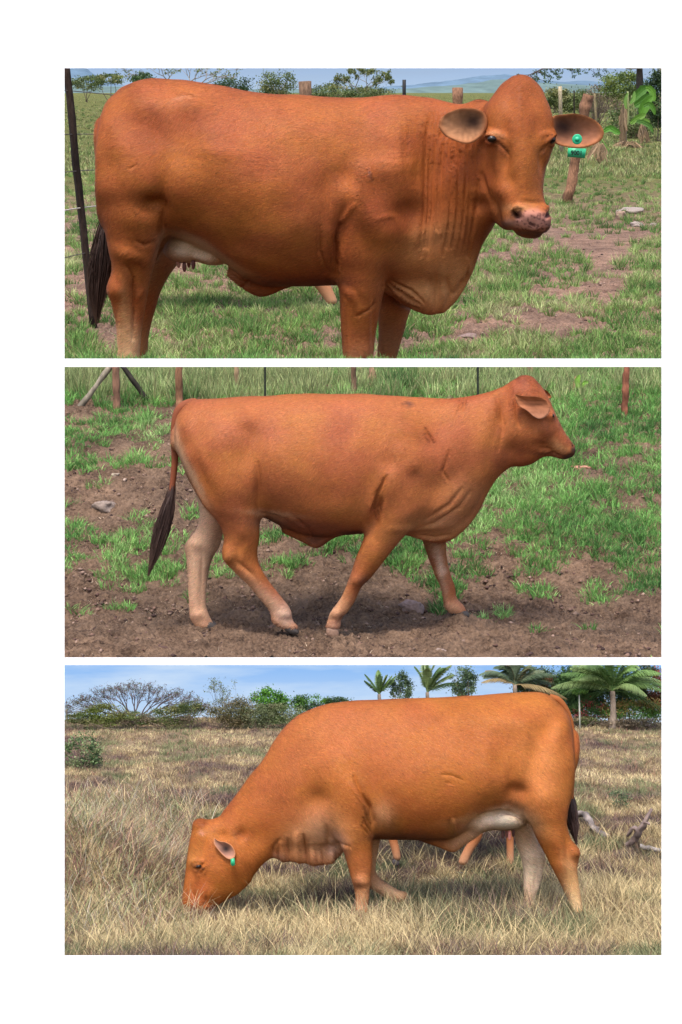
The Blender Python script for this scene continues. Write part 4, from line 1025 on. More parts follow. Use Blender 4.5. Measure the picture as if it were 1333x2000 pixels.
# ================================================================== third pasture: cow grazing to the left
def cow_third():
    pl = P3
    base = pl.P(870, 1790, 1.0)
    root = tag(empty("cow", pl, base), "orange brown cow grazing with muzzle down in dry straw-coloured grass", "cow")
    L = lambda st, **k: loft(pl, st, **k)
    trunk = L([(1117, 1425, 1116, 1520, 0, 40), (1108, 1395, 1112, 1560, 0, 60), (1090, 1372, 1096, 1585, 0, 74), (1062, 1354, 1066, 1590, 0, 86), (1012, 1354, 1014, 1588, 0, 94), (970, 1356, 965, 1592, 0, 98), (930, 1359, 925, 1612, 0, 100), (885, 1361, 880, 1638, 0, 102),
               (830, 1363, 828, 1641, 0, 104), (775, 1364, 772, 1640, 0, 103), (728, 1366, 726, 1640, 0, 97), (680, 1369, 682, 1645, 0, 88), (640, 1375, 645, 1652, 0, 78), (605, 1386, 615, 1656, 0, 70), (573, 1403, 588, 1658, 0, 61), (545, 1435, 563, 1660, 0, 52), (514, 1486, 541, 1666, 0, 46), (488, 1517, 526, 1678, 0, 42), (460, 1554, 512, 1690, 0, 40), (434, 1587, 500, 1702, 0, 38)], egg=0.14)
    head = L([(425, 1597, 498, 1700, 0, 38), (402, 1603, 490, 1722, 0, 39), (382, 1606, 474, 1738, 0, 38), (372, 1636, 462, 1748, 0, 38), (366, 1670, 446, 1757, 0, 35), (362, 1706, 432, 1765, 0, 31), (358, 1738, 420, 1774, 0, 28), (355, 1762, 408, 1784, 0, 27), (357, 1776, 398, 1788, 0, 24)], cap=0.4)
    crown = ell(pl, 392, 1611, 0, 15, 11, 20)
    dew = L([(520, 1645, 532, 1672, 0, 16), (545, 1630, 552, 1683, 0, 18), (575, 1620, 580, 1684, 0, 18), (608, 1610, 612, 1690, 0, 18), (632, 1610, 632, 1690, 0, 17), (652, 1610, 652, 1684, 0, 16), (672, 1610, 672, 1662, 0, 16)])
    flap = L([(830, 1620, 828, 1645, 0, 12), (855, 1625, 856, 1655, 0, 14), (880, 1630, 884, 1665, 0, 13), (900, 1620, 904, 1653, 0, 13), (925, 1600, 930, 1636, 0, 20)])
    udder = ell(pl, 985, 1598, 4, 48, 24, 55)
    ud2 = ell(pl, 945, 1604, 2, 34, 20, 50, 0.4)
    nh = L([(1000, 1490, 1114, 1500, -44, 40), (1008, 1545, 1113, 1555, -50, 46), (1024, 1588, 1109, 1592, -52, 42), (1037, 1612, 1108, 1612, -52, 36), (1048, 1636, 1116, 1638, -52, 30), (1058, 1656, 1131, 1658, -52, 25), (1069, 1676, 1131, 1675, -52, 21), (1081, 1700, 1128, 1700, -52, 18), (1095, 1728, 1131, 1726, -52, 15.5), (1108, 1755, 1135, 1750, -52, 14), (1117, 1778, 1139, 1778, -52, 14)])
    fh = L([(965, 1585, 1045, 1590, 44, 40), (1000, 1624, 1046, 1628, 48, 30), (1009, 1650, 1057, 1652, 50, 25), (1018, 1675, 1066, 1675, 50, 21), (1023, 1702, 1061, 1700, 50, 18), (1023, 1733, 1053, 1732, 50, 15), (1024, 1755, 1044, 1755, 50, 13.5), (1022, 1772, 1042, 1772, 50, 14)])
    nf = L([(600, 1500, 715, 1480, -46, 38), (625, 1560, 733, 1555, -52, 44), (648, 1610, 730, 1605, -54, 40), (660, 1636, 727, 1632, -54, 35), (671, 1664, 727, 1660, -54, 29), (679, 1690, 727, 1688, -54, 24), (686, 1714, 724, 1714, -54, 21), (692, 1736, 722, 1736, -54, 18), (695, 1760, 720, 1760, -54, 15), (694, 1778, 719, 1778, -54, 15)])
    ff = L([(680, 1620, 745, 1620, 46, 28), (692, 1665, 738, 1665, 50, 24), (697, 1700, 733, 1695, 50, 20), (708, 1722, 736, 1706, 50, 18), (726, 1737, 745, 1717, 50, 15), (748, 1751, 764, 1730, 50, 13), (766, 1761, 780, 1739, 50, 13), (782, 1764, 794, 1742, 50, 13)])
    parts = [(trunk, 1), (head, 12), (crown, 8), (nh, 20), (nf, 20), (fh, 14), (ff, 12), (dew, 12), (flap, 8), (udder, 10), (ud2, 12)]
    bumps = [(1000, 1408, 40, 24, 0, 5), (1025, 1425, 20, 30, -30, 4), (1070, 1425, 22, 24, 0, -7), (1100, 1420, 16, 26, 10, 5), (1045, 1480, 14, 40, 0, -3), (950, 1400, 50, 20, 0, 2), (980, 1480, 20, 60, 0, -4), (1080, 1500, 30, 40, 0, 5), (1012, 1548, 22, 16, 0, -9), (1000, 1520, 12, 40, 0, -4), (1060, 1560, 34, 30, 0, 4), (960, 1530, 40, 40, 0, 5), (880, 1500, 60, 70, 0, 4), (930, 1440, 40, 30, 20, -2),
             (700, 1560, 24, 60, -28, 8), (722, 1588, 10, 40, -10, -8), (740, 1550, 22, 60, -10, -3), (620, 1560, 26, 24, 0, -7), (640, 1520, 40, 40, 0, 4), (595, 1590, 26, 30, 0, -3), (655, 1470, 30, 40, 0, 3), (680, 1500, 14, 50, -35, -3), (600, 1430, 40, 40, 30, 3), (555, 1520, 40, 50, 30, 3), (635, 1600, 20, 30, 0, 4),
             (1085, 1650, 12, 26, -20, 3), (1100, 1690, 16, 22, -20, 4), (1110, 1660, 8, 26, -10, -4), (1126, 1667, 8, 10, 0, 3), (690, 1640, 16, 30, 0, 3), (702, 1722, 12, 10, 0, 2),
             (455, 1690, 30, 40, 40, 5), (432, 1632, 18, 14, 30, -6), (500, 1640, 30, 30, 30, -6), (385, 1692, 16, 10, 20, 5), (372, 1700, 8, 30, 0, -3), (392, 1730, 12, 30, 10, -3), (405, 1745, 12, 12, 0, 3), (385, 1770, 20, 10, 10, 3), (470, 1630, 12, 12, 0, -5), (398, 1655, 10, 30, 10, -3),
             (760, 1610, 10, 24, 0, 2), (882, 1618, 5, 12, 0, 3), (708, 1722, 12, 9, 0, 3), (706, 1780, 12, 8, 0, 3), (1120, 1668, 8, 10, 0, 3), (1128, 1780, 10, 8, 0, 3), (1112, 1720, 4, 30, -15, -3), (1040, 1676, 12, 10, 0, 3, 15), (1046, 1720, 4, 30, 10, -2, 15), (722, 1700, 12, 12, 0, 3, 15), (788, 1750, 10, 8, 0, 3, 15)]
    strokes = [([(728, 1628), (730, 1606), (724, 1580), (705, 1550), (690, 1515)], 3.2, -6), ([(722, 1622), (712, 1606), (708, 1596)], 2.4, -4), ([(726, 1614), (718, 1600), (714, 1588)], 2.4, -4), ([(717, 1628), (708, 1616), (706, 1606)], 2.2, -3), ([(720, 1590), (700, 1558), (680, 1530)], 2.6, 2.5),
               ([(954, 1588), (985, 1584), (1010, 1592), (1034, 1610)], 3.6, -6), ([(954, 1588), (935, 1596), (915, 1612)], 3.4, -4.5), ([(950, 1582), (990, 1577), (1022, 1590), (1040, 1612)], 4, 3),
               ([(566, 1686), (564, 1662), (562, 1640)], 2.6, -6), ([(600, 1688), (597, 1660), (593, 1632)], 2.8, -8), ([(632, 1692), (630, 1672), (625, 1650)], 2.4, -6), ([(645, 1640), (641, 1625), (638, 1612)], 4, -4), ([(660, 1668), (640, 1650), (638, 1630)], 4, -4), ([(545, 1680), (543, 1650)], 2.6, -4), ([(585, 1690), (581, 1660), (580, 1630)], 6, 6), ([(553, 1682), (550, 1650)], 5, 5), ([(614, 1692), (609, 1650)], 6, 6), ([(648, 1686), (650, 1660)], 5, 5),
               ([(378, 1694), (386, 1699), (394, 1692), (399, 1684)], 2.6, -4.5), ([(374, 1684), (384, 1680), (396, 1682)], 3, 3), ([(384, 1704), (394, 1704), (402, 1694)], 2.4, -2), ([(358, 1779), (372, 1785), (392, 1790)], 2, -3), ([(362, 1772), (366, 1778)], 2.6, -6), ([(392, 1772), (402, 1762), (404, 1740)], 3, -2.5), ([(380, 1752), (372, 1742), (374, 1726)], 3, -2),
               ([(884, 1600), (888, 1612), (886, 1632)], 2.4, 3.5), ([(878, 1600), (880, 1620)], 2.6, -3), ([(860, 1512), (885, 1516), (905, 1524)], 2, -2), ([(870, 1528), (880, 1530)], 1.8, -1.5), ([(645, 1636), (662, 1646), (685, 1652)], 2.2, -2.5), ([(534, 1672), (534, 1655), (545, 1640)], 3, -5)]
    coat = (0.475, 0.150, 0.036)
    sp = [(580, 1480, 60, 90, 30, (0.43, 0.125, 0.045), .7), (700, 1400, 120, 30, 0, (0.45, .14, .05), .6), (820, 1470, 120, 60, 10, (0.48, .155, .045), .5), (1050, 1420, 60, 60, 0, (0.55, .185, .045), .5), (1060, 1520, 40, 60, 0, (0.56, .2, .06), .6), (480, 1680, 60, 50, 0, (0.50, .16, .03), .5),
          (985, 1602, 54, 26, 0, (0.60, 0.50, 0.38), .97, -62, 1e9, 3), (935, 1618, 30, 20, -35, (0.6, .42, .28), .8), (900, 1645, 30, 22, -20, (0.5, .25, .12), .8), (1030, 1600, 20, 40, -50, (0.6, .34, .16), .5), (930, 1596, 60, 8, -12, (0.58, .30, .12), .5),
          (1035, 1700, 50, 90, 0, (0.84, 0.62, 0.42), .95, 15, 1e9), (1062, 1678, 8, 30, 0, (0.5, .3, .16), .7, 15, 1e9), (1058, 1640, 8, 30, -20, (0.3, .2, .14), .4, 15, 1e9),
          (1120, 1765, 30, 44, 0, (0.60, 0.42, 0.22), .85, -1e9, 10), (1118, 1715, 16, 40, -15, (0.58, .34, .14), .6, -1e9, 10),
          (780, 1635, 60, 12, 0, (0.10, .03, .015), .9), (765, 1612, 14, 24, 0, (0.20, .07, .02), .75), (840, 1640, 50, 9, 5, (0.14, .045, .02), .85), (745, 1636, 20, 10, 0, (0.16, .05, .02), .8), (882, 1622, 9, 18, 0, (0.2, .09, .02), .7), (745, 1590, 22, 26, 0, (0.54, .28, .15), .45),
          (625, 1640, 44, 50, 0, (0.56, 0.30, 0.16), .8), (575, 1660, 30, 34, 0, (0.54, .24, .10), .7), (652, 1652, 14, 24, 20, (0.5, .32, .24), .6), (665, 1672, 16, 9, -40, (0.12, .04, .03), .7), (545, 1676, 14, 10, 0, (0.42, .2, .12), .7),
          (705, 1760, 24, 44, 0, (0.54, .27, .13), .75, -1e9, 10), (697, 1726, 7, 12, 10, (0.16, .06, .03), .75, -1e9, 10), (765, 1740, 50, 34, 0, (0.56, .34, .19), .9, 15, 1e9), (735, 1670, 12, 40, 0, (0.55, .32, .17), .7, 15, 1e9),
          (388, 1693, 12, 4, 25, (0.06, .02, .012), .95, -1e9, 1e9, 3), (375, 1672, 14, 16, 0, (0.52, .2, .05), .6), (392, 1608, 16, 8, 0, (0.34, .09, .025), .8), (392, 1627, 5, 4, 0, (0.55, .25, .16), .7), (370, 1785, 26, 8, 10, (0.30, .10, .06), .6), (360, 1776, 5, 4, 0, (0.04, .02, .015), .9), (469, 1631, 16, 6, 0, (0.12, .03, .01), .7), (398, 1735, 16, 24, 0, (0.42, .10, .03), .6),
          (478, 1640, 20, 30, 0, (0.4, .11, .025), .4)]
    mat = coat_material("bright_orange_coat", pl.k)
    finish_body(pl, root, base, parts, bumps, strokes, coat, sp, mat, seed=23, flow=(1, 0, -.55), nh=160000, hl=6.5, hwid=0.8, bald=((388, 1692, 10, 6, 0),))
    def ec(p, s, side):
        if side: return np.tile(np.array((0.42, .13, .04)), (len(p), 1))
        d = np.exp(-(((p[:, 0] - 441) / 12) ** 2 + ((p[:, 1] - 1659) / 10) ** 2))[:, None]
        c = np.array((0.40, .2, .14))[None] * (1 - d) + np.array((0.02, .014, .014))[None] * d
        e = max(0, (s - 0.8) / 0.2)
        return c * (1 - e) + np.array((0.52, .22, .1))[None] * e
    leaf_ear(pl, root, [(418, 1637), (427, 1643), (443, 1646), (454, 1654), (460, 1667), (457, 1677), (447, 1678.5), (436, 1671), (426, 1660), (418, 1648)], -52, 8, mat, base, ec)
    earroot = ell(pl, 421, 1640, -40, 14, 12, 16, 0.5)
    me = mesh_np("ear_base", earroot[0], quads=earroot[1], tris=earroot[2], smooth=True); set_col(me, np.tile(np.array(coat), (len(earroot[0]), 1)))
    eb = MB()
    q = [(451, 1678), (458, 1676.5), (459.5, 1690), (454, 1692.5), (451, 1689)]
    fr = [pl.P(a, b, (F - 56) / F) for a, b in q]; bk = [p + np.array([0, 1.6, 0]) for p in fr]
    eb.add(fr + bk, [(4, 3, 2, 1, 0), (5, 6, 7, 8, 9)] + [(i, (i + 1) % 5, 5 + (i + 1) % 5, 5 + i) for i in range(5)], (0.02, .36, .16))
    eb.build("ear_tag", M_TAG, pl, base, root)
    # closed eye: dark lid line
    ball(pl, root, base, "eye", 388, 1692.5, -35.5, 5.5, 2.6, 4, M_EYE, (0.012, 0.006, 0.004), rot=0.35)
    for a, b, y, c_ in ((983, 1629, -8, (0.12, .05, .04)), (996, 1632, -24, (0.5, .18, .14)), (990, 1628, 22, (0.3, .12, .1)), (1003, 1626, 10, (0.15, .07, .06))):
        ball(pl, root, base, "teat", a, b, y, 3.4, 9.5, 3.4, tail_mat, c_)
    tm = MB(); pts = np.array([(1074, 1362, 0), (1092, 1368, -3), (1107, 1388, -3), (1116.5, 1414, -2), (1120.5, 1450, 0), (1119, 1500, 6), (1118, 1540, 8), (1117, 1562, 8)])
    pp = np.array([pl.P(a, b, (F + c) / F) for a, b, c in cr(pts, 5)])
    tm.tube(pp, np.interp(np.linspace(0, 1, len(pp)), [0, .3, .6, 1], [7, 6, 4, 4]), (0.26, .08, .022), n=14)
    tm.build("tail", mat, pl, base, root, smooth=True)
    switch(pl, root, base, [(1116, 1548), (1117, 1575), (1119, 1605), (1123, 1630), (1127, 1650)], [4, 8, 9.5, 8.5, 4, 1.5], 10, n=240)
    H_ = (0.2, 0.14, 0.09)
    hoof(pl, root, base, (1112, 1796), (1144, 1797), (1117, 1778), (1140, 1778), -52, 14, H_)
    hoof(pl, root, base, (1012, 1784), (1044, 1784), (1021, 1770), (1043, 1770), 50, 14, H_)
    hoof(pl, root, base, (686, 1797), (718, 1797), (693, 1778), (719, 1778), -54, 14, (.3, .17, .1))
    hoof(pl, root, base, (812, 1757), (795, 1768), (795, 1743), (784, 1764), 50, 12, (.1, .07, .05))

cow_first(); cow_second(); cow_third()
# ------------------------------------------------------------------ grass
def blades(pl, base, L, lean, az, W, col, K=4, rng=RNG, droop=0.35, twist=None):
    """base (n,3); L, lean, az, W (n,); col (n,3) -> mesh arrays"""
    n = len(base)
    t = np.linspace(0, 1, K)[None, :]
    hx, hy = np.cos(az)[:, None], np.sin(az)[:, None]
    ln = lean[:, None]
    h = L[:, None] * ln * (0.35 * t + 0.65 * t ** 2)
    zz = L[:, None] * np.sqrt(np.clip(1 - (ln * 0.8) ** 2, 0.1, 1)) * (t - droop * ln * t ** 2.5)
    cx = base[:, 0:1] + h * hx; cy = base[:, 1:2] + h * hy; cz = base[:, 2:3] + zz
    wa = rng.uniform(-0.9, 0.9, n)[:, None] if twist is None else twist[:, None]
    w = W[:, None] * (1 - 0.88 * t ** 1.5) * 0.5
    ox, oy = w * np.cos(wa), w * np.sin(wa)
    A = np.stack([cx - ox, cy - oy, cz], -1); B = np.stack([cx + ox, cy + oy, cz], -1)
    V = np.stack([A, B], 2).reshape(n, K * 2, 3)
    C = np.repeat(col[:, None, :], K * 2, 1)
    i = np.arange(n)[:, None, None] * (K * 2)
    q = np.array([[2 * j, 2 * j + 1, 2 * j + 3, 2 * j + 2] for j in range(K - 1)])[None]
    return V.reshape(-1, 3), (i + q).reshape(-1, 4), C.reshape(-1, 3)

def grass(pl, name, label, cat, mat, sample, n_tuft, per, Lf, Wf, spread, colf, lean=(0.25, 0.8), K=4, seed=1, size_px=True, sink=2.0, azf=None):
    """sample(rng, n) -> u, v of tuft centres; Lf(u, v, rng) blade length in picture units at the animal"""
    rng = np.random.default_rng(seed)
    u, v = sample(rng, n_tuft)
    r = pl.rv(v)
    p = pl.P(u, v, r)
    x, Y = p[:, 0], p[:, 1]
    L0 = Lf(u, v, rng)
    ts = rng.uniform(0.65, 1.25, len(u))
    ii = np.repeat(np.arange(len(u)), per)
    n = len(ii)
    sp = spread * L0[ii] * rng.uniform(0, 1, n) ** 0.7
    a = rng.uniform(0, 2 * np.pi, n)
    bx, by = x[ii] + sp * np.cos(a), Y[ii] + sp * np.sin(a) * 0.8
    bz = pl.z(bx, by) - sink
    L = L0[ii] * ts[ii] * rng.uniform(0.45, 1.15, n)
    az = a + rng.normal(0, 0.8, n) if azf is None else azf(u[ii], v[ii], rng)
    ln = rng.uniform(lean[0], lean[1], n)
    W = Wf(u, v, rng)[ii] * rng.uniform(0.6, 1.3, n)
    col = colf(u[ii], v[ii], bx, by, rng, ii)
    V, Q, C = blades(pl, np.stack([bx, by, bz], -1), L, ln, az, W, col, K, rng)
    me = mesh_np(name, V, quads=Q)
    set_col(me, np.clip(C, .004, .9))
    o = link(name, me, mat, pl, (0, F, float(pl.z(np.array(0.0), np.array(F)))))
    o['label'] = label; o['category'] = cat; o['kind'] = 'stuff'
    return o

def dens_sampler(box, dens, hi=1.0):
    def f(rng, n):
        U, Vv = [], []
        tot = 0
        while tot < n:
            u = rng.uniform(box[0], box[1], n * 2); v = box[2] + (box[3] - box[2]) * rng.uniform(0, 1, n * 2)
            k = rng.uniform(0, hi, n * 2) < dens(u, v)
            U.append(u[k]); Vv.append(v[k]); tot += k.sum()
        return np.concatenate(U)[:n], np.concatenate(Vv)[:n]
    return f

def G(u, v, c, amp=1.0):
    return amp * np.exp(-((u - c[0]) / c[2]) ** 2 - ((v - c[1]) / c[3]) ** 2)

def green_cols(pal, dry=0.12, drycol=(0.30, 0.24, 0.12)):
    pal = np.array(pal)
    def f(u, v, x, y, rng, ii):
        n = len(u)
        s = np.clip(0.5 + 0.9 * fbm(x / 170, y / 170, seed=91) + rng.normal(0, .16, n), 0, 0.999) * (len(pal) - 1)
        i = s.astype(int); t = (s - i)[:, None]
        c = pal[i] * (1 - t) + pal[np.minimum(i + 1, len(pal) - 1)] * t
        hs = np.sin(ii * 12.9898) * 43758.5453; hs = hs - np.floor(hs)
        c = c * (0.65 + 0.7 * hs[:, None]) * rng.uniform(0.55, 1.45, n)[:, None]
        d = rng.uniform(0, 1, n) < dry
        c[d] = np.array(drycol) * rng.uniform(0.6, 1.3, d.sum())[:, None]
        return c
    return f

GREEN1 = [(0.065, 0.15, 0.035), (0.12, 0.24, 0.055), (0.22, 0.34, 0.09), (0.42, 0.44, 0.20)]
GREEN2 = [(0.075, 0.175, 0.05), (0.13, 0.29, 0.07), (0.20, 0.40, 0.10), (0.32, 0.45, 0.17)]

# first pasture: tufts with bare patches
def d1(u, v):
    n = fbm(u / 70, v / 34, seed=101) * 1.5 + 0.68
    n = n - G(u, v, (1190, 462, 120, 22), 1.1) - G(u, v, (1010, 640, 120, 26), .9) - G(u, v, (850, 668, 90, 22), .8) - G(u, v, (1230, 500, 70, 25), .5) - G(u, v, (900, 655, 60, 30), .3) - G(u, v, (1150, 575, 60, 14), .4)
    n = n + G(u, v, (470, 640, 190, 60), .5) + G(u, v, (1050, 560, 130, 50), .2) + G(u, v, (160, 350, 80, 120), .4) + np.clip((430 - v) / 90, 0, 1) * 0.8
    return np.clip(n, 0.015, 1)
s1 = dens_sampler((60, 1360, 330, 760), d1)
grass(P1, "grass", "tufts of green pasture grass around the big cow's feet and on the bare soil to its right", "grass", M_GRASS, s1, 6600, 26,
      lambda u, v, rng: 40 + 14 * fbm(u / 60, v / 40, seed=5) + 0 * u, lambda u, v, rng: np.full(len(u), 2.3), 0.42, green_cols(GREEN1, 0.14), seed=11, lean=(.2, .85))
s1b = dens_sampler((60, 1360, 184, 345), lambda u, v: np.clip(0.25 + (260 - v) / 120.0, .3, 1))
grass(P1, "far_grass", "finer olive grass of the pasture between the banana plants and the horizon", "grass", M_GRASS, s1b, 9500, 13,
      lambda u, v, rng: 46 + 0 * u + 40 * np.clip(fbm(u / 50, v / 14, seed=6), 0, 1), lambda u, v, rng: 2.0 * np.clip(P1.rv(v) * 0.8, 1, 12), 0.9, green_cols([(0.12, 0.19, 0.06), (0.19, 0.25, 0.08), (0.30, 0.31, 0.13), (0.42, 0.37, 0.19)], 0.15), seed=12, K=3, lean=(.15, .7))

# second pasture
def d2(u, v):
    n = fbm(u / 55, v / 26, seed=111) * 1.5 + 0.10
    up = np.clip((1130 - v) / 60, 0, 1) * np.clip((u - 560) / 120, 0, 1)
    n = n + 0.75 * up * np.clip((v - 700) / 30, 0, 1) + G(u, v, (220, 850, 180, 40), .9) + np.clip((800 - v) / 30, 0, 1) * .9 + G(u, v, (220, 815, 60, 8), -.9)
    n = n - G(u, v, (210, 970, 200, 46), .9) - np.clip((v - 1150) / 50, 0, 1) * .75 - G(u, v, (640, 1150, 160, 60), .5) - G(u, v, (250, 1170, 170, 50), .2)
    n = n - G(u, v, (1030, 935, 50, 12), .5) - G(u, v, (1120, 1130, 90, 20), .6) - G(u, v, (1240, 1080, 60, 16), .3) - G(u, v, (1080, 1040, 50, 14), .35)
    for c in ((195, 952, 24, 8), (145, 1045, 22, 22), (255, 1048, 40, 14), (150, 1100, 30, 8), (440, 1115, 44, 16), (255, 1196, 26, 9), (545, 1055, 30, 14), (560, 1108, 32, 9), (790, 1085, 36, 20), (870, 1160, 26, 20), (965, 1212, 62, 16), (1058, 1160, 34, 10), (1178, 1190, 40, 12), (1276, 1212, 24, 10), (300, 1120, 60, 10), (1060, 1240, 26, 8), (690, 1050, 46, 12), (840, 1195, 26, 14), (1250, 1130, 50, 10)):
        n = n + G(u, v, c, 1.3)
    return np.clip(n, 0.0, 1)
s2 = dens_sampler((50, 1370, 706, 1325), d2)
grass(P2, "grass", "bright green grass tufts scattered over the brown soil round the walking cow", "grass", M_GRASS, s2, 6400, 24,
      lambda u, v, rng: 27 + 8 * fbm(u / 60, v / 40, seed=5) + 10 * np.clip((1120 - v) / 400, 0, 1) * P2.rv(v) * 0.4, lambda u, v, rng: np.full(len(u), 2.2), 0.55, green_cols(GREEN2, 0.10), seed=21, lean=(.2, .9))
s2b = dens_sampler((50, 1370, 708, 800), lambda u, v: np.clip(np.where(u < 620, 0.9, 0.30) * np.clip((790 - v) / 40, 0, 1) * np.clip(0.9 + fbm(u / 60, v / 20, seed=7), 0, 1), 0, 1))
def cap_top(pl, u, v, L):
    """no blade reaches past the top of its own slope"""
    return np.minimum(L, np.clip((v - 706), 2, None) * pl.rv(v))
grass(P2, "tall_grass", "taller pale green grass standing along the fence line behind the walking cow", "grass", M_GRASS, s2b, 1500, 26,
      lambda u, v, rng: cap_top(P2, u, v, 60 + 22 * fbm(u / 50, v / 20, seed=8)), lambda u, v, rng: np.full(len(u), 2.4), 0.35, green_cols([(0.10, 0.20, 0.06), (0.22, 0.31, 0.11), (0.38, 0.42, 0.19), (0.28, 0.34, 0.14)], 0.15, (.36, .33, .16)), seed=22, lean=(.1, .5))

# third pasture: dry grass
STRAW = [(0.20, 0.15, 0.10), (0.38, 0.27, 0.15), (0.50, 0.38, 0.19), (0.30, 0.21, 0.15), (0.56, 0.44, 0.24)]
def dry_cols(u, v, x, y, rng, ii):
    n = len(u); pal = np.array([(0.19, 0.125, 0.11), (0.27, 0.20, 0.13), (0.42, 0.31, 0.17), (0.58, 0.46, 0.24), (0.72, 0.58, 0.33)])
    s = np.clip(0.56 + 1.5 * fbm(x / 130, y / 90, seed=131) + 0.5 * fbm(x / 30, y / 40, seed=132) + 0.12 * np.clip((v - 1730) / 60, -1, 1) + rng.normal(0, .15, n), 0, .999) * 4
    i = s.astype(int); t = (s - i)[:, None]
    c = pal[i] * (1 - t) + pal[np.minimum(i + 1, 4)] * t
    g = np.clip(fbm(x / 100, y / 80, seed=133) * 2.4 + 0.02 + G(u, v, (330, 1640, 130, 50), .3), 0, 0.8)[:, None]
    c = c * (1 - g) + np.array((0.20, 0.24, 0.11)) * g
    rd = (rng.uniform(0, 1, n) < 0.08); c[rd] = np.array((0.36, 0.19, 0.13)) * rng.uniform(.7, 1.2, rd.sum())[:, None]
    return c * rng.uniform(0.42, 1.28, n)[:, None]
sA = dens_sampler((30, 1390, 1408, 1640), lambda u, v: np.clip(1.0 - (v - 1408) / 400, .3, 1))
grass(P3, "dry_turf", "short dry brown turf of the open field up to the shrubs and palms", "grass", M_GRASS, sA, 11000, 11,
      lambda u, v, rng: 13 + 12 * np.clip((v - 1410) / 200, 0, 1) + 9 * np.clip(fbm(u / 70, v / 16, seed=9), 0, 1), lambda u, v, rng: np.full(len(u), 1.9), 0.8, dry_cols, seed=31, K=3, lean=(.2, .95))
sB = dens_sampler((30, 1390, 1560, 1900), lambda u, v: np.clip(0.75 + 0.8 * fbm(u / 70, v / 40, seed=10), .2, 1))
grass(P3, "dry_grass", "long straw-coloured dry grass around and in front of the grazing cow", "grass", M_GRASS, sB, 6200, 26,
      lambda u, v, rng: 34 + 14 * fbm(u / 60, v / 40, seed=5) + 16 * G(u, v, (220, 1700, 130, 90)) + 10 * G(u, v, (1220, 1740, 90, 60)) + 8 * np.clip((v - 1800) / 60, 0, 1), lambda u, v, rng: np.full(len(u), 1.75), 0.6, dry_cols, seed=32, lean=(.3, 1.05))
sC = dens_sampler((30, 1390, 1640, 1890), lambda u, v: np.clip(0.25 + G(u, v, (1180, 1800, 180, 60)) + G(u, v, (180, 1640, 130, 60)) + G(u, v, (700, 1860, 500, 20)), .05, 1))
def long_straw(u, v, x, y, rng, ii):
    return np.array((0.56, 0.44, 0.23)) * rng.uniform(.6, 1.25, len(u))[:, None]
grass(P3, "straw_stalks", "long arching pale straw stalks leaning over the dry grass in the foreground", "grass", M_GRASS, sC, 1100, 7,
      lambda u, v, rng: rng.uniform(60, 105, len(u)), lambda u, v, rng: np.full(len(u), 1.6), 0.35, long_straw, seed=33, K=6, lean=(.35, 1.1))

sD = dens_sampler((600, 1200, 1765, 1840), lambda u, v: 1 + 0 * u)
grass(P3, "dry_grass", "taller dry grass standing round the grazing cow's hooves", "grass", M_GRASS, sD, 560, 24,
      lambda u, v, rng: rng.uniform(45, 84, len(u)), lambda u, v, rng: np.full(len(u), 1.6), 0.5, dry_cols, seed=36, K=5, lean=(.2, .9))
# mound of matted dead grass left of the grazing head
def mound_cols(u, v, x, y, rng, ii):
    n = len(u); pal = np.array([(0.30, 0.17, 0.13), (0.52, 0.33, 0.21), (0.50, 0.44, 0.33), (0.68, 0.54, 0.30), (0.30, 0.32, 0.15)])
    hs = np.sin(ii * 12.9898) * 43758.5453; hs = hs - np.floor(hs)
    i = (np.clip(hs + rng.normal(0, .25, n), 0, .999) * 5).astype(int)
    return pal[i] * rng.uniform(.45, 1.35, n)[:, None]
sM = dens_sampler((30, 400, 1560, 1850), lambda u, v: np.clip(G(u, v, (180, 1700, 180, 110)) + .1, 0, 1))
grass(P3, "matted_grass", "matted reddish and grey dead grass hanging over the mound left of the grazing cow", "grass", M_GRASS, sM, 1500, 26,
      lambda u, v, rng: rng.uniform(50, 95, len(u)), lambda u, v, rng: np.full(len(u), 1.9), 0.6, mound_cols, seed=34, K=7, lean=(.3, 1.4), azf=lambda u, v, rng: rng.uniform(0, 6.28, len(u)))
# dead litter lying on bare soil
def litter(pl, box, n, seed, label, L=13, cols=((0.40, 0.28, 0.20), (0.22, 0.13, 0.09), (0.52, 0.40, 0.28), (0.10, 0.06, 0.05))):
    cc = np.array(cols)
    grass(pl, "plant_litter", label, "litter", M_GRASS, dens_sampler(box, lambda u, v: np.clip(.5 + fbm(u / 40, v / 20, seed=seed), .1, 1)), n, 7,
          lambda u, v, rng: np.full(len(u), float(L)), lambda u, v, rng: np.full(len(u), 1.7), 1.3, lambda u, v, x, y, rng, ii: cc[rng.integers(0, len(cc), len(u))] * rng.uniform(.6, 1.3, (len(u), 1)), seed=seed, K=3, lean=(.9, 1.25))
litter(P1, (60, 1360, 400, 740), 3000, 51, "dry bits of dead grass lying on the bare soil behind the big cow", 20)
litter(P2, (50, 1370, 800, 1300), 4200, 52, "dry bits of dead grass lying on the bare soil under the walking cow", 14)

SC = ((0.16, 0.095, 0.07), (0.09, 0.05, 0.04), (0.24, 0.16, 0.12), (0.06, 0.035, 0.03))
clods(P1, (60, 1360, 420, 740), 9000, 61, "small clods and crumbs of soil behind the big cow", 1.3, 7, SC)
clods(P2, (50, 1370, 800, 1300), 16000, 62, "small clods and crumbs of soil under the walking cow", 1.3, 7, SC)
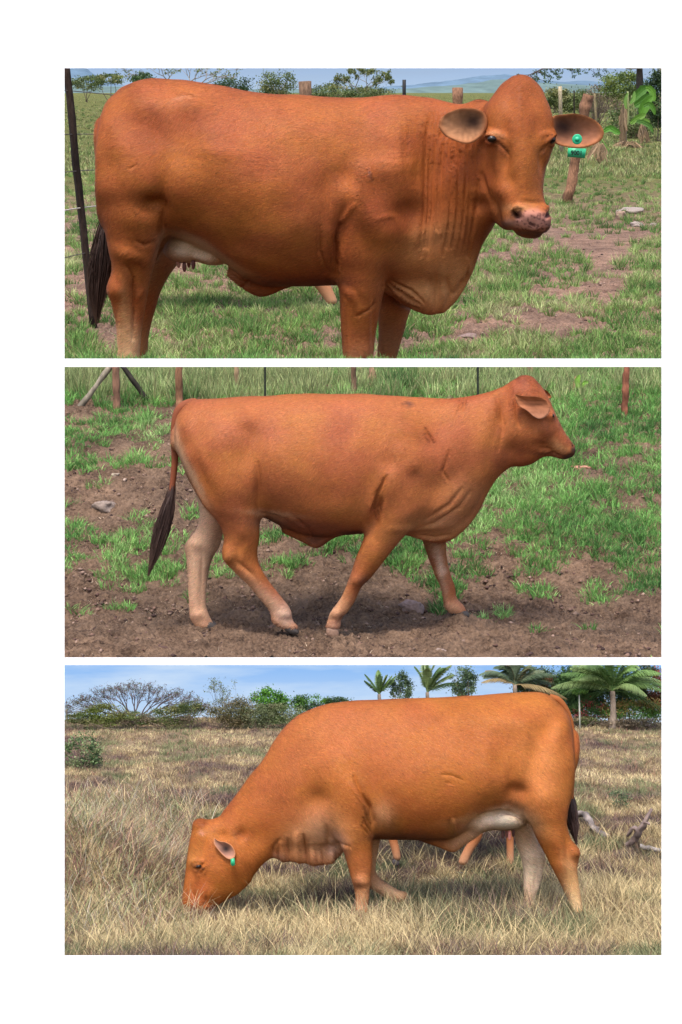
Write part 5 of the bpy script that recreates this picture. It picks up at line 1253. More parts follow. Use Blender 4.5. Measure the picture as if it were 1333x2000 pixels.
# ------------------------------------------------------------------ posts, rocks, wires
def post(pl, u0, v0, u1, v1, w, col, label, name="fence_post", group=None, cat="post", n=8, wob=0.25, seed=0, sink=14, base_v=None, taper=0.9, mat=None, rings=10, square=False, top_r=None):
    b, r = ground_pt(pl, u1, v1 if base_v is None else base_v)
    t = pl.P(u0, v0, r if top_r is None else top_r)
    b = b + np.array([0, 0, -sink])
    mb = MB()
    tt = np.linspace(0, 1, rings)[:, None]
    pts = b * (1 - tt) + t * tt
    rg = np.random.default_rng(seed + 1)
    pts = pts + rg.normal(0, w * r * 0.025, pts.shape) * (wob > 0)
    rad = w * r / 2 * np.linspace(1, taper, rings) * (1 + (rg.normal(0, .05, rings) if wob else 0))
    cc = 0.66 * np.array((1, .93, .72)) * np.array(col)[None] * (1 + .5 * vnoise(np.arange(rings) * 0.9, np.zeros(rings), seed=seed))[:, None]
    mb.tube(pts, rad, cc, n=4 if square else n, wob=wob, seed=seed)
    o = mb.build(name, mat or M_WOOD, pl, tuple(b + np.array([0, 0, sink])))
    tag(o, label, cat, group)
    return o, b, t, r

def rock(pl, u, v, w, h, label, seed, col=(0.30, 0.26, 0.22), group=None, name="rock"):
    b, r = ground_pt(pl, u, v)
    th = np.linspace(0.02, np.pi - .02, 22); ph = np.linspace(0, 2 * np.pi, 34, endpoint=False)
    TH, PH = np.meshgrid(th, ph, indexing='ij')
    sg = lambda a, p: np.sign(a) * np.abs(a) ** p
    V = np.stack([w * r / 2 * sg(np.sin(TH), .8) * sg(np.cos(PH), .8), w * r / 2.6 * sg(np.sin(TH), .8) * sg(np.sin(PH), .8), h * r / 2 * sg(np.cos(TH), .7)], -1).reshape(-1, 3)
    q = [(i * 34 + k, (i + 1) * 34 + k, (i + 1) * 34 + (k + 1) % 34, i * 34 + (k + 1) % 34) for i in range(21) for k in range(34)]; t = None
    # finer copy through subdivision happens in the modifier; shape by noise
    d = 1 + 0.75 * fbm(V[:, 0] / (w * r * .35) + seed, V[:, 1] / (w * r * .35), V[:, 2] / (h * r * .4), seed=seed, octv=3)
    V = V * d[:, None] + b + np.array([0, 0, h * r * 0.22])
    me = mesh_np(name, V, quads=q, tris=t, smooth=False); set_col(me, np.tile(np.array(col), (len(V), 1)))
    o = link(name, me, M_ROCK, pl, tuple(b))
    tag(o, label, "rock", group)
    return o

RUST = (0.24, 0.12, 0.075); GREYW = (0.26, 0.22, 0.20); DARKW = (0.035, 0.028, 0.028); PALEW = (0.40, 0.32, 0.26)
FG1 = "posts of the fence behind the big cow"
o, lb, lt, lr = post(P1, 126, 100, 184, 640, 16, (0.055, 0.036, 0.034), "dark leaning fence post at the left edge beside the big cow's tail", group=FG1, wob=0.06, square=True, taper=0.92, n=4, rings=14)
hb_, hr = ground_pt(P1, 598, 430)
o, b2, t2, r2 = post(P1, 597, 157, 599, 430, 25, (0.34, 0.22, 0.18), "thick weathered post top rising behind the middle of the big cow's back", group=FG1, seed=3)
post(P1, 790, 155, 789, 400, 7.5, (0.02, 0.018, 0.02), "thin black steel picket rising behind the big cow's withers", name="steel_picket", group=FG1, wob=0, mat=M_METAL, square=True, cat="post")
post(P1, 894, 171, 896, 330, 17, (0.33, 0.18, 0.14), "short reddish post top between the big cow's back and its left-hand ear", group=FG1, seed=5, taper=1.15)
post(P1, 1095, 168, 1098, 300, 8, (0.48, 0.42, 0.36), "pale thin upright post just above the tagged ear", group=FG1, seed=6)
post(P1, 1122, 176, 1123, 270, 3.4, (0.04, 0.035, 0.03), "very thin dark stake above the tagged ear, right of the pale post", group=FG1, seed=7)
post(P1, 1149, 184, 1109, 396, 21, (0.36, 0.20, 0.15), "leaning reddish wooden post passing behind the tagged ear", group=FG1, seed=8, rings=22, wob=0.35)
post(P1, 1162, 182, 1167, 262, 4.5, (0.36, 0.30, 0.22), "slim pale stake right of the leaning post top", group=FG1, seed=9)
for i, (va, vb) in enumerate(((176, 190), (261, 235), (333, 280), (405, 330), (493, 390))):
    mb = MB()
    a = lb + (lt - lb) * 0; a = P1.P(np.interp(va, [100, 640], [126, 184]), va, lr); c = P1.P(598, vb, r2)
    tt = np.linspace(-0.06 if i else -0.06, 1, 26)[:, None]
    pts = a * (1 - tt) + c * tt
    pts[:, 2] -= 26 * np.sin(np.pi * np.clip(tt[:, 0], 0, 1))
    mb.tube(pts, 1.1 if i != 3 else 1.7, (0.07, .055, .05) if i != 3 else (0.42, .38, .33), n=4)
    wl = ["uppermost wire running right from the dark leaning post", "second wire from the top on the dark leaning post", "middle wire tied to the dark leaning post",
          "pale twisted wire from the dark leaning post to the cow's rump", "lowest wire on the dark leaning post beside the tail"][i]
    o = mb.build("fence_wire", M_METAL, P1, tuple(pts[0])); tag(o, wl, "wire", "wires of the fence behind the big cow")
rock(P1, 1231, 414, 50, 15, "flat pale grey rock in the grass right of the leaning post", 1, (0.27, 0.22, 0.19))
rock(P1, 1212, 427, 19, 20, "small upright tan rock left of the flat pale rock", 2, (0.28, 0.19, 0.14))
rock(P1, 1247, 441, 24, 13, "small pointed pale rock below the flat pale rock", 3, (0.29, 0.23, 0.20))
rock(P1, 1277, 440, 13, 8, "tiny pale stone nearest the right edge behind the big cow", 4, (0.27, 0.22, 0.19))
rock(P1, 915, 664, 34, 14, "low greyish stone half sunk in soil below the dewlap of the big cow", 5, (0.22, 0.15, 0.13))
rock(P1, 1168, 598, 10, 9, "small reddish clod of soil standing among tufts right of the big cow", 6, (0.3, 0.17, 0.12))

FG2 = "posts of the fence behind the walking cow"
post(P2, 226, 708, 228, 800, 16, (0.30, 0.17, 0.14), "reddish upright post between two slanting braces", group=FG2, seed=11, wob=.3)
post(P2, 350, 707, 349, 796, 15, (0.38, 0.20, 0.14), "reddish brown rough post just above the walking cow's tail head", group=FG2, seed=12, wob=.3)
post(P2, 462, 707, 463, 766, 10, (0.42, 0.30, 0.22), "pale thin post above the walking cow's loin", group=FG2, seed=13)
post(P2, 518, 707, 518, 786, 4.4, (0.02, 0.03, 0.02), "thin dark picket behind the middle of the walking cow's back, leftmost of the two", name="steel_picket", group=FG2, wob=0, mat=M_METAL)
post(P2, 640, 707, 641, 734, 2.6, (0.03, 0.035, 0.03), "very short thin dark stake far behind the walking cow's back", group=FG2, seed=14)
post(P2, 690, 707, 693, 772, 11, (0.26, 0.16, 0.13), "brown post behind the walking cow's back", group=FG2, seed=15)
post(P2, 934, 707, 934, 792, 4.4, (0.02, 0.03, 0.02), "thin dark picket behind the walking cow's neck", name="steel_picket", group=FG2, wob=0, mat=M_METAL)
post(P2, 1225, 707, 1221, 816, 13, (0.30, 0.12, 0.09), "dark red post standing alone on the bright grass at the right", group=FG2, seed=16, wob=.3, rings=16)
post(P2, 219, 712, 148, 798, 11, (0.30, 0.27, 0.26), "grey slanting brace log left of the reddish post", name="brace_log", cat="brace", seed=17)
post(P2, 238, 712, 297, 784, 11, (0.05, 0.045, 0.045), "dark slanting brace log right of the reddish post", name="brace_log", cat="brace", seed=18)
rock(P2, 203, 992, 42, 24, "rounded grey rock on the bare soil left of the walking cow's tail", 21, (0.25, 0.19, 0.155))
rock(P2, 226, 926, 15, 8, "small whitish stone on bare soil above the rounded grey rock", 22, (0.32, 0.25, 0.19))
rock(P2, 239, 939, 14, 8, "small tan stone just below the whitish stone", 23, (0.36, 0.26, 0.2))
rock(P2, 802, 1193, 46, 26, "pinkish grey rock between the walking cow's front legs", 24, (0.23, 0.16, 0.14))
rock(P2, 1135, 916, 34, 10, "flat orange tan stone under the walking cow's muzzle", 25, (0.40, 0.20, 0.13))
rock(P2, 315, 1268, 50, 12, "low dark clod of earth in the lower left soil", 26, (0.09, 0.05, 0.04))
rock(P2, 862, 1274, 16, 10, "small pale stone at the bottom edge of the bare soil", 27, (0.3, 0.22, 0.18))

# third pasture: dead timber
def log(pl, pts, w, col, label, seed, forks=()):
    mb = MB()
    def run(p, ws):
        P_ = []
        for u, v, vg, lift in p:
            b, r = ground_pt(pl, u, vg); q = pl.P(u, v, r); P_.append(q)
        P_ = cr(np.array(P_), 5)
        rad = np.interp(np.linspace(0, 1, len(P_)), np.linspace(0, 1, len(ws)), ws)
        cc = np.array(col)[None] * (1 + .5 * vnoise(np.arange(len(P_)) * 0.7, np.zeros(len(P_)), seed=seed))[:, None]
        mb.tube(P_, rad, cc, n=10, wob=0.55, seed=seed)
        return P_
    p0 = run(pts, w)
    for f, fw in forks: run(f, fw)
    o = mb.build("dead_log", M_WOOD, pl, tuple(p0[0]))
    tag(o, label, "log")
    return o
log(P3, [(1118, 1592, 1612, 0), (1140, 1590, 1618, 0), (1152, 1602, 1628, 0), (1164, 1622, 1638, 0), (1190, 1634, 1645, 0)], [5, 8, 7, 6, 4], (0.22, 0.18, 0.16), "bleached forked dead log lying just behind the grazing cow's tail", 31,
    forks=(([(1146, 1598, 1622, 0), (1156, 1614, 1632, 0), (1170, 1618, 1638, 0)], [6, 5, 3]),))
log(P3, [(1274, 1580, 1670, 0), (1262, 1602, 1668, 0), (1250, 1622, 1664, 0), (1240, 1640, 1660, 0), (1222, 1652, 1658, 0)], [3, 6, 8, 7, 4], (0.17, 0.125, 0.11), "jagged upright dead branch at the right in the dry grass", 32,
    forks=(([(1250, 1622, 1664, 0), (1236, 1618, 1662, 0), (1226, 1634, 1660, 0)], [6, 5, 3]), ([(1258, 1606, 1668, 0), (1270, 1610, 1668, 0)], [4, 3])))
log(P3, [(1252, 1652, 1668, 0), (1275, 1660, 1672, 0), (1310, 1664, 1676, 0)], [5, 6, 5], (0.24, 0.21, 0.19), "bleached log lying at the right edge beside the jagged dead branch", 33)
post(P3, 1230, 1395, 1231, 1424, 2.2, (0.04, 0.03, 0.03), "thin dark stake at the garden edge right of the grazing cow", seed=41, group="stakes at the garden edge")
post(P3, 130.5, 1384, 131, 1416, 5, (0.30, 0.28, 0.28), "grey post at the far left of the dry field", seed=42)
fb = MB()
for k, (a, b) in enumerate(((1384, 1388), (1389, 1393), (1394, 1398), (1399, 1402))):
    pts = P3.P(np.linspace(1118, 1300, 14), np.linspace(a, b, 14), np.full(14, 1.655)); fb.tube(pts, 0.9, (0.42, 0.42, 0.40), n=4)
for uu in np.linspace(1120, 1298, 26):
    fb.tube(P3.P(np.full(2, uu), np.array([1382, 1416.0]), np.full(2, 1.655)), 0.8, (0.45, 0.45, 0.42), n=4)
o = fb.build("wire_fence", M_METAL, P3, tuple(P3.P(1200, 1414, 1.655))); tag(o, "low grey mesh fence in front of the palm garden right of the grazing cow", "fence")

# ------------------------------------------------------------------ vegetation builders
def leaf_quads(centers, size, rng, aspect=0.5):
    n = len(centers)
    a = rng.normal(0, 1, (n, 3)); a /= np.linalg.norm(a, axis=1, keepdims=True)
    b = rng.normal(0, 1, (n, 3)); b -= (a * b).sum(1, keepdims=True) * a; b /= np.linalg.norm(b, axis=1, keepdims=True)
    s = np.broadcast_to(size, (n,))[:, None] * rng.uniform(.6, 1.3, (n, 1))
    V = np.stack([centers - a * s, centers + b * s * aspect, centers + a * s, centers - b * s * aspect], 1)
    return V.reshape(-1, 3), np.arange(n * 4).reshape(-1, 4)

def crown_mesh(pl, c, rad, n, size, pal, rng, clumps=18, tight=0.36, vmin=None, shell=0.55, vmax=None):
    """leaf clumps through an ellipsoid; nothing grows above picture row vmin"""
    d = rng.normal(0, 1, (clumps, 3)); d /= np.linalg.norm(d, axis=1, keepdims=True)
    cc = c + d * rng.uniform(shell, 1, (clumps, 1)) ** 0.6 * np.array(rad) * (1 - tight * 0.6)
    ii = rng.integers(0, clumps, n)
    cs = rng.uniform(.6, 1.25, clumps)
    p = cc[ii] + rng.normal(0, 0.5, (n, 3)) * np.array(rad) * tight * cs[ii][:, None]
    if vmin is not None:
        u, v = pl.proj(p); k = v > vmin
        if vmax is not None: k &= v < vmax
        p = p[k]; ii = ii[k]
    V, Q = leaf_quads(p, size, rng)
    pal = np.array(pal); pc = pal[rng.integers(0, len(pal), clumps)]
    col = pc[ii] * rng.uniform(.6, 1.4, (len(ii), 1))
    return V, Q, np.repeat(col, 4, 0)

def shrub(pl, name, u, v, ru, rv, r, n, size, pal, label, cat="shrub", group=None, seed=0, clumps=18, base_v=None, trunk=None, vmin=None, depth=0.8, twigs=0, tight=0.36):
    rng = np.random.default_rng(seed + 500)
    c = pl.P(u, v, r)
    z0 = float(pl.z(np.array(c[0]), np.array(c[1])))
    base = np.array([c[0], c[1], z0])
    root = empty(name, pl, tuple(base)); tag(root, label, cat, group)
    rad = (ru * r, ru * r * depth, rv * r)
    V, Q, C = crown_mesh(pl, c, rad, n, size * r, pal, rng, clumps, vmin=vmin, tight=tight)
    me = mesh_np("crown", V, quads=Q); set_col(me, C)
    link("crown", me, M_LEAF, pl, tuple(base), root)
    mb = MB(); tc = trunk or (0.16, 0.12, 0.09)
    k = max(3, twigs)
    for i in range(k):
        tgt = c + rng.normal(0, .45, 3) * np.array(rad)
        if vmin is not None:
            uu, vv = pl.proj(tgt)
            if vv < vmin + 2: tgt = tgt - np.array([0, 0, (vmin + 2 - vv) * r])
        st = base + rng.normal(0, .10, 3) * np.array([rad[0], rad[1], 0]) - np.array([0, 0, 4])
        mid = (st + tgt) / 2 + rng.normal(0, .12, 3) * np.array(rad)
        w = max(0.9 * r, min(rad) * (0.05 if not twigs else 0.028))
        mb.tube(cr(np.array([st, mid, tgt]), 3), np.linspace(w, w * .3, 7), tc, n=5, cap=False)
    mb.build("stem", M_WOOD, pl, tuple(base), root)
    return root

def branch_tree(pl, u, v, r, targets, w0, label, name, leaf=None, seed=0, col=(0.20, 0.16, 0.14), base_v=None, leafn=0, leafsize=2.0, levels=2, group=None, vmin=None, twigl=14.0, cat="tree"):
    """bare spreading tree: limbs grow from the base through forks to a set of crown points (u, v, dr)"""
    rng = np.random.default_rng(seed + 900)
    b = pl.P(u, v, r); b[2] = float(pl.z(np.array(b[0]), np.array(b[1])))
    root = empty(name, pl, tuple(b)); tag(root, label, cat, group)
    mb = MB(); tips = []
    T = np.array([pl.P(a, c_, r + d_) for a, c_, d_ in targets])
    def grow(p, idx, w, depth):
        if len(idx) == 0: return
        cen = T[idx].mean(0)
        if len(idx) == 1 or depth > 7:
            for i in idx:
                m = (p + T[i]) / 2 + rng.normal(0, .05, 3) * np.linalg.norm(T[i] - p)
                mb.tube(cr(np.array([p, m, T[i]]), 2), np.linspace(w, w * .45, 5), col, n=4, cap=False)
                for _ in range(5):
                    d = (T[i] - b); d = d / np.linalg.norm(d) + rng.normal(0, .55, 3); L = twigl * r * rng.uniform(.3, 1)
                    e = T[i] + d * L
                    if vmin is not None and pl.proj(e)[1] < vmin: continue
                    mb.tube(np.array([m * .3 + T[i] * .7, (T[i] + e) / 2 + rng.normal(0, .1, 3) * L, e]), [w * .55, w * .42, w * .25], col, n=3, cap=False)
                    tips.append(e)
            return
        f = 0.30 if depth else 0.14
        q = p + (cen - p) * f + rng.normal(0, .03, 3) * np.linalg.norm(cen - p)
        mb.tube(cr(np.array([p, (p + q) / 2 + rng.normal(0, .03, 3) * np.linalg.norm(q - p), q]), 2), np.linspace(w, w * .8, 5), col, n=6, cap=False)
        ax = T[idx] - cen; s = np.argsort(ax @ np.array([1, .2, .15]) + rng.normal(0, 1, len(idx)))
        if depth == 0 and len(idx) > 60:
            s0 = np.argsort(T[idx][:, 0])
            for part in np.array_split(s0, 7): grow(b + (q - b) * rng.uniform(.3, 1), [idx[i] for i in part], w * .6, 1)
            return
        h = len(idx) // 2 if len(idx) > 3 else 1
        grow(q, [idx[i] for i in s[:h]], w * .74, depth + 1); grow(q, [idx[i] for i in s[h:]], w * .74, depth + 1)
    grow(b - np.array([0, 0, 6]), list(range(len(T))), w0 * r, 0)
    mb.build("limbs", M_WOOD, pl, tuple(b), root)
    if leafn and tips:
        tp = np.array(tips); ii = rng.integers(0, len(tp), leafn)
        p = tp[ii] + rng.normal(0, 2.0 * r, (leafn, 3))
        if vmin is not None: p = p[pl.proj(p)[1] > vmin]
        V, Q = leaf_quads(p, leafsize * r, rng)
        me = mesh_np("crown", V, quads=Q)
        lc = np.array(leaf); C = lc[rng.integers(0, len(lc), len(p))] * rng.uniform(.6, 1.4, (len(p), 1))
        set_col(me, np.repeat(C, 4, 0)); link("crown", me, M_LEAF, pl, tuple(b), root)
    return root

def palm(pl, u, vb, vt, r, nf, fl, label, seed, name="palm_tree", trunk_w=9, pal=((0.07, 0.13, 0.04), (0.12, 0.20, 0.05), (0.17, 0.23, 0.08)), vmin=1291, group=None, up=0.5, dirs=None, droop=1.0):
    rng = np.random.default_rng(seed + 1300)
    top = pl.P(u, vt, r); b = top.copy(); b[2] = float(pl.z(np.array(b[0]), np.array(b[1])))
    root = empty(name, pl, tuple(b)); tag(root, label, "palm", group)
    mb = MB(); k = 10
    pts = np.array([b * (1 - t) + top * t + np.array([4 * r * math.sin(t * 2.2), 0, 0]) for t in np.linspace(0, 1, k)]); pts[0][2] -= 6
    top = pts[-1]
    mb.tube(pts, trunk_w * r * np.array([.62, .5, .46, .42, .4, .38, .36, .34, .34, .3]), (0.22, 0.17, 0.13), n=8, wob=0.3)
    mb.build("trunk", M_WOOD, pl, tuple(b), root)
    for i in range(nf):
        az = 2 * math.pi * i / nf + rng.normal(0, .25); el = rng.uniform(0.15, 1.25)
        if dirs is not None: az, el = dirs[i % len(dirs)]; az += rng.normal(0, .35); el += rng.normal(0, .12)
        L = fl * r * rng.uniform(.8, 1.12)
        t = np.linspace(0, 1, 12)
        hd = np.array([math.cos(az), math.sin(az) * .8, 0])
        dr_ = droop * rng.uniform(.8, 1.2)
        P_ = np.array([top + hd * L * (math.cos(el) * s + 0.12 * dr_ * s * s) + np.array([0, 0, L * (math.sin(el) * s - (0.55 * dr_) * s ** 2.2)]) for s in t])
        keep = pl.proj(P_)[1] > vmin
        if keep.sum() < 4: continue
        m = int(np.argmin(keep)) if not keep.all() else 12
        if m < 4: continue
        P_ = P_[:m]
        fm = MB(); colr = np.array(pal[rng.integers(0, len(pal))]) * rng.uniform(.8, 1.2)
        fm.tube(P_, np.linspace(1.3, .5, m) * r, colr * 1.2, n=4, cap=False)
        nl = 44
        for s in np.linspace(0.12, 1, nl):
            q = s * 11
            if q > m - 1: break
            j = int(min(q, m - 2)); f = q - j
            c = P_[j] * (1 - f) + P_[j + 1] * f; d = P_[j + 1] - P_[j]; d /= np.linalg.norm(d)
            side = np.cross(d, [0, 0, 1.0]); side /= np.linalg.norm(side) + 1e-9
            ll = L * 0.22 * math.sin(math.pi * min(1, s * .8 + .2)) ** .6
            for sg in (-1, 1):
                e = c + (side * sg * .75 + d * .65 + np.array([0, 0, -0.45 - .2 * rng.random()])) * ll
                if pl.proj(e)[1] < vmin: continue
                w = d * 0.8 * r
                mid = (c + e) / 2 + np.array([0, 0, .08 * ll])
                fm.add([c - w, c + w, mid + w, mid - w, e], [(0, 1, 2, 3), (3, 2, 4)], colr * rng.uniform(.7, 1.25))
        fm.build("frond", M_LEAF, pl, tuple(b), root)
    return root

def big_leaf(mb, pl, mids, w, r, col, fold=0.35, dr=0.0, seed=0, sdir=None):
    """broad banana-type leaf along a mid-rib given in the picture, w = half width"""
    m = cr(np.array(mids, float), 5); n = len(m); rng = np.random.default_rng(seed)
    P_ = np.array([pl.P(a, b, r + dr * i / n) for i, (a, b) in enumerate(m)])
    V, Fq = [], []
    for i in range(n):
        d = P_[min(i + 1, n - 1)] - P_[max(i - 1, 0)]; d /= np.linalg.norm(d) + 1e-9
        s = np.cross(d, [0, 1.0, 0]); s /= np.linalg.norm(s) + 1e-9
        if sdir is not None: s = s * .6 + np.array(sdir) * .4
        t = i / (n - 1); ww = w * r * (math.sin(math.pi * min(1, t * .86 + .10)) ** .55) * (1 + .08 * rng.normal())
        V += [P_[i] - s * ww + np.array([0, -fold * ww, 0]), P_[i] - s * ww * .5 + np.array([0, -fold * .4 * ww, 0]), P_[i], P_[i] + s * ww * .5 + np.array([0, -fold * .4 * ww, 0]), P_[i] + s * ww + np.array([0, -fold * ww, 0])]
    for i in range(n - 1):
        for k in range(4): Fq.append((i * 5 + k, i * 5 + k + 1, i * 5 + 6 + k, i * 5 + 5 + k))
    c = np.array(col)[None] * rng.uniform(.85, 1.12, (len(V), 1)); c[2::5] *= 1.35
    mb.add(V, Fq, np.clip(c, 0, .8))
    mb.tube(P_, np.linspace(1.2, .4, n) * r, np.array(col) * 1.4, n=4, cap=False)
# ------------------------------------------------------------------ plants of the first pasture
OLIVE = [(0.10, 0.14, 0.04), (0.16, 0.20, 0.06), (0.22, 0.22, 0.08), (0.08, 0.11, 0.035)]
DGREEN = [(0.03, 0.06, 0.02), (0.05, 0.10, 0.03), (0.07, 0.13, 0.035)]
BGREEN = [(0.08, 0.20, 0.02), (0.12, 0.27, 0.03), (0.05, 0.13, 0.02)]
BROWN = [(0.22, 0.17, 0.11), (0.16, 0.12, 0.08), (0.28, 0.22, 0.13)]
SG1 = "shrubs along the horizon behind the big cow"
BACK = 14.0
rng0 = np.random.default_rng(77)
branch_tree(P1, 350, 250, 30.0, [(a, 134 + 10 * abs(a - 345) / 130 + rng0.uniform(-14, 12), rng0.uniform(-1.5, 1.5)) for a in np.linspace(235, 465, 40)], 2.6, "spreading nearly bare tree behind the big cow's rump", "umbrella_tree", leaf=OLIVE, leafn=700, leafsize=2.4, seed=1, col=(0.24, 0.2, 0.16), twigl=9)
branch_tree(P1, 705, 250, 32.0, [(a, 142 + 16 * ((a - 705) / 50) ** 2 + rng0.uniform(-8, 14), rng0.uniform(-1, 1)) for a in np.linspace(655, 762, 22)], 1.8, "feathery acacia with a layered crown left of the black picket", "acacia_tree", leaf=OLIVE, leafn=3400, leafsize=1.9, seed=2, col=(0.2, 0.17, 0.13), twigl=9)
for i, (u, v, ru, rv_, lab, pal, n) in enumerate((
    (545, 160, 36, 22, "olive shrub with loose twigs left of the thick weathered post", OLIVE, 1500),
    (455, 163, 36, 16, "dark green shrub showing over the big cow's loin", DGREEN, 1300),
    (690, 172, 60, 15, "broad pale green shrub under the feathery acacia", OLIVE, 1800),
    (630, 175, 34, 12, "low yellowish shrub right of the thick weathered post", OLIVE, 900),
    (170, 158, 34, 10, "low yellow green shrub at the far left skyline", OLIVE, 900),
    (215, 150, 30, 8, "small olive bush against the hills left of the rump", OLIVE, 700),
    (280, 150, 24, 9, "dark low bush just behind the tail head", DGREEN, 700),
    (1090, 186, 26, 15, "yellow green bush behind the pale thin post", OLIVE, 1300),
    (1135, 200, 34, 20, "mixed green bush behind the leaning post top", OLIVE, 1800),
    (1186, 208, 30, 26, "grey brown twiggy bush left of the banana plant", BROWN, 900))):
    shrub(P1, "shrub", u, v + 4, ru * 1.15, rv_ * 1.4, 36.0 - 2 * i if i < 7 else 15, int(n * 2.2), 1.9, pal, lab, group=SG1, seed=i, clumps=26, twigs=10 if i in (0, 9) else 0)
shrub(P1, "shrub", 1215, 168, 46, 30, 8.0, 4200, 2.2, [(0.14, 0.20, 0.04), (0.20, 0.25, 0.06), (0.10, 0.15, 0.04)], "tall yellow green bushy tree against the sky at the right", cat="tree", seed=31, clumps=34)
shrub(P1, "shrub", 1168, 180, 34, 16, 8.6, 500, 2.0, BROWN, "bare grey thicket left of the tall yellow green bush", seed=32, clumps=16, twigs=40)
shrub(P1, "shrub", 1290, 190, 34, 60, 6.6, 4200, 2.6, DGREEN, "dark green thicket at the right edge behind the banana leaves", cat="tree", seed=33, clumps=30)
shrub(P1, "shrub", 1240, 235, 60, 34, 6.9, 3600, 2.4, [(0.07, .12, .03), (0.12, .17, .05), (0.16, .16, .07)], "green undergrowth behind the banana plant", seed=34, clumps=34, twigs=18)
# shade tree whose trunk stands at the right and whose limb hangs over the sky
st = empty("shade_tree", P1, tuple(ground_pt(P1, 1253, 262)[0])); tag(st, "big shade tree at the right with one leafy limb reaching left across the sky", "tree")
sb, sr = ground_pt(P1, 1253, 262)
mb = MB()
q = [sb - np.array([0, 0, 10]), P1.P(1252, 200, sr), P1.P(1250, 150, sr), P1.P(1248, 90, sr)]
mb.tube(cr(np.array(q), 5), np.linspace(7.5, 5.5, 16) * sr, (0.07, 0.055, 0.05), n=10, wob=.2)
mb.tube(cr(np.array([P1.P(1250, 130, sr), P1.P(1225, 132, sr - .1), P1.P(1213, 118, sr - .1)]), 4), np.linspace(3, 1.5, 9) * sr, (0.07, 0.055, 0.05), n=8)
mb.build("trunk", M_WOOD, P1, tuple(sb), st)
mb = MB(); rg = np.random.default_rng(5); lp = []
limb = cr(np.array([P1.P(1248, 100, sr), P1.P(1190, 96, sr - .6), P1.P(1120, 112, sr - 1.2), P1.P(1070, 130, sr - 1.6), P1.P(1030, 148, sr - 1.8)]), 6)
mb.tube(limb, np.linspace(3.4, .7, len(limb)) * sr, (0.08, 0.06, 0.05), n=6)
for i in range(46):
    s = limb[rg.integers(8, len(limb))]; rr = s[1] / F
    uu, vv = P1.proj(s)
    e = P1.P(uu + rg.normal(8, 17), min(max(vv, 124) + abs(rg.normal(9, 9)), 158 if uu < 1110 else 166), rr)
    mb.tube(np.array([s, (s + e) / 2 + rg.normal(0, 3, 3), e]), [.5 * rr, .4 * rr, .25 * rr], (0.08, .06, .05), n=4, cap=False)
    lp.append(e + rg.normal(0, 2.6 * rr, (22, 3)))
mb.build("limb", M_WOOD, P1, tuple(sb), st)
lp = np.concatenate(lp); V, Q = leaf_quads(lp, 2.0 * sr * .8, rg, .6); me = mesh_np("leaves", V, quads=Q); set_col(me, np.repeat(np.array(DGREEN)[rg.integers(0, 3, len(lp))], 4, 0)); link("leaves", me, M_LEAF, P1, tuple(sb), st)
V, Q, C = crown_mesh(P1, P1.P(1290, 96, sr), (90 * sr, 40 * sr, 34 * sr), 3800, 3.0 * sr, DGREEN, rg, clumps=30)
me = mesh_np("crown", V, quads=Q); set_col(me, C); link("crown", me, M_LEAF, P1, tuple(sb), st)
post(P1, 1291, 90, 1293, 250, 7, (0.30, 0.26, 0.22), "pale slender tree stem at the extreme right edge behind the big cow", name="palm_tree", cat="tree", seed=61)

# banana plants
def banana(u, vb, label, seed, stem, leaves, dead, r=None):
    b, r = ground_pt(P1, u, vb)
    root = empty("banana_plant", P1, tuple(b)); tag(root, label, "banana plant", "banana plants")
    if stem:
        mb = MB()
        for (pts, w, c) in stem:
            P_ = cr(np.array([P1.P(a, b_, r) for a, b_ in pts]), 4)
            mb.tube(P_, np.linspace(w, w * .7, len(P_)) * r, c, n=8, wob=.2)
        mb.build("stem", M_LEAF, P1, tuple(b), root, smooth=True)
    for k, (mids, w, c) in enumerate(leaves):
        lm = MB(); big_leaf(lm, P1, mids, w, r - .05 * (k + 1), c, seed=seed + k); lm.build("leaf", M_LEAF, P1, tuple(b), root, smooth=True)
    for k, (a, b_, w, h, n) in enumerate(dead):
        dm = MB(); rg = np.random.default_rng(seed * 7 + k)
        for _ in range(n):
            x0 = a + rg.normal(0, w * .25); y0 = b_ - h / 2 + abs(rg.normal(0, h * .2)); x1 = x0 + rg.normal(0, w * .4); y1 = min(y0 + rg.uniform(.3, .8) * h, b_ + h / 2)
            big_leaf(dm, P1, [(x0, y0), ((x0 + x1) / 2 + rg.normal(0, w * .15), (y0 + y1) / 2), (x1, y1)], rg.uniform(1.6, 3.4), r - rg.uniform(0, .15), np.array((0.34, 0.23, 0.14)) * rg.uniform(.5, 1.5), fold=rg.uniform(-.6, .8), seed=int(rg.integers(1e6)))
        dm.build("dead_leaves", M_LEAF, P1, tuple(b), root)
    return root
LG = (0.09, 0.22, 0.03)
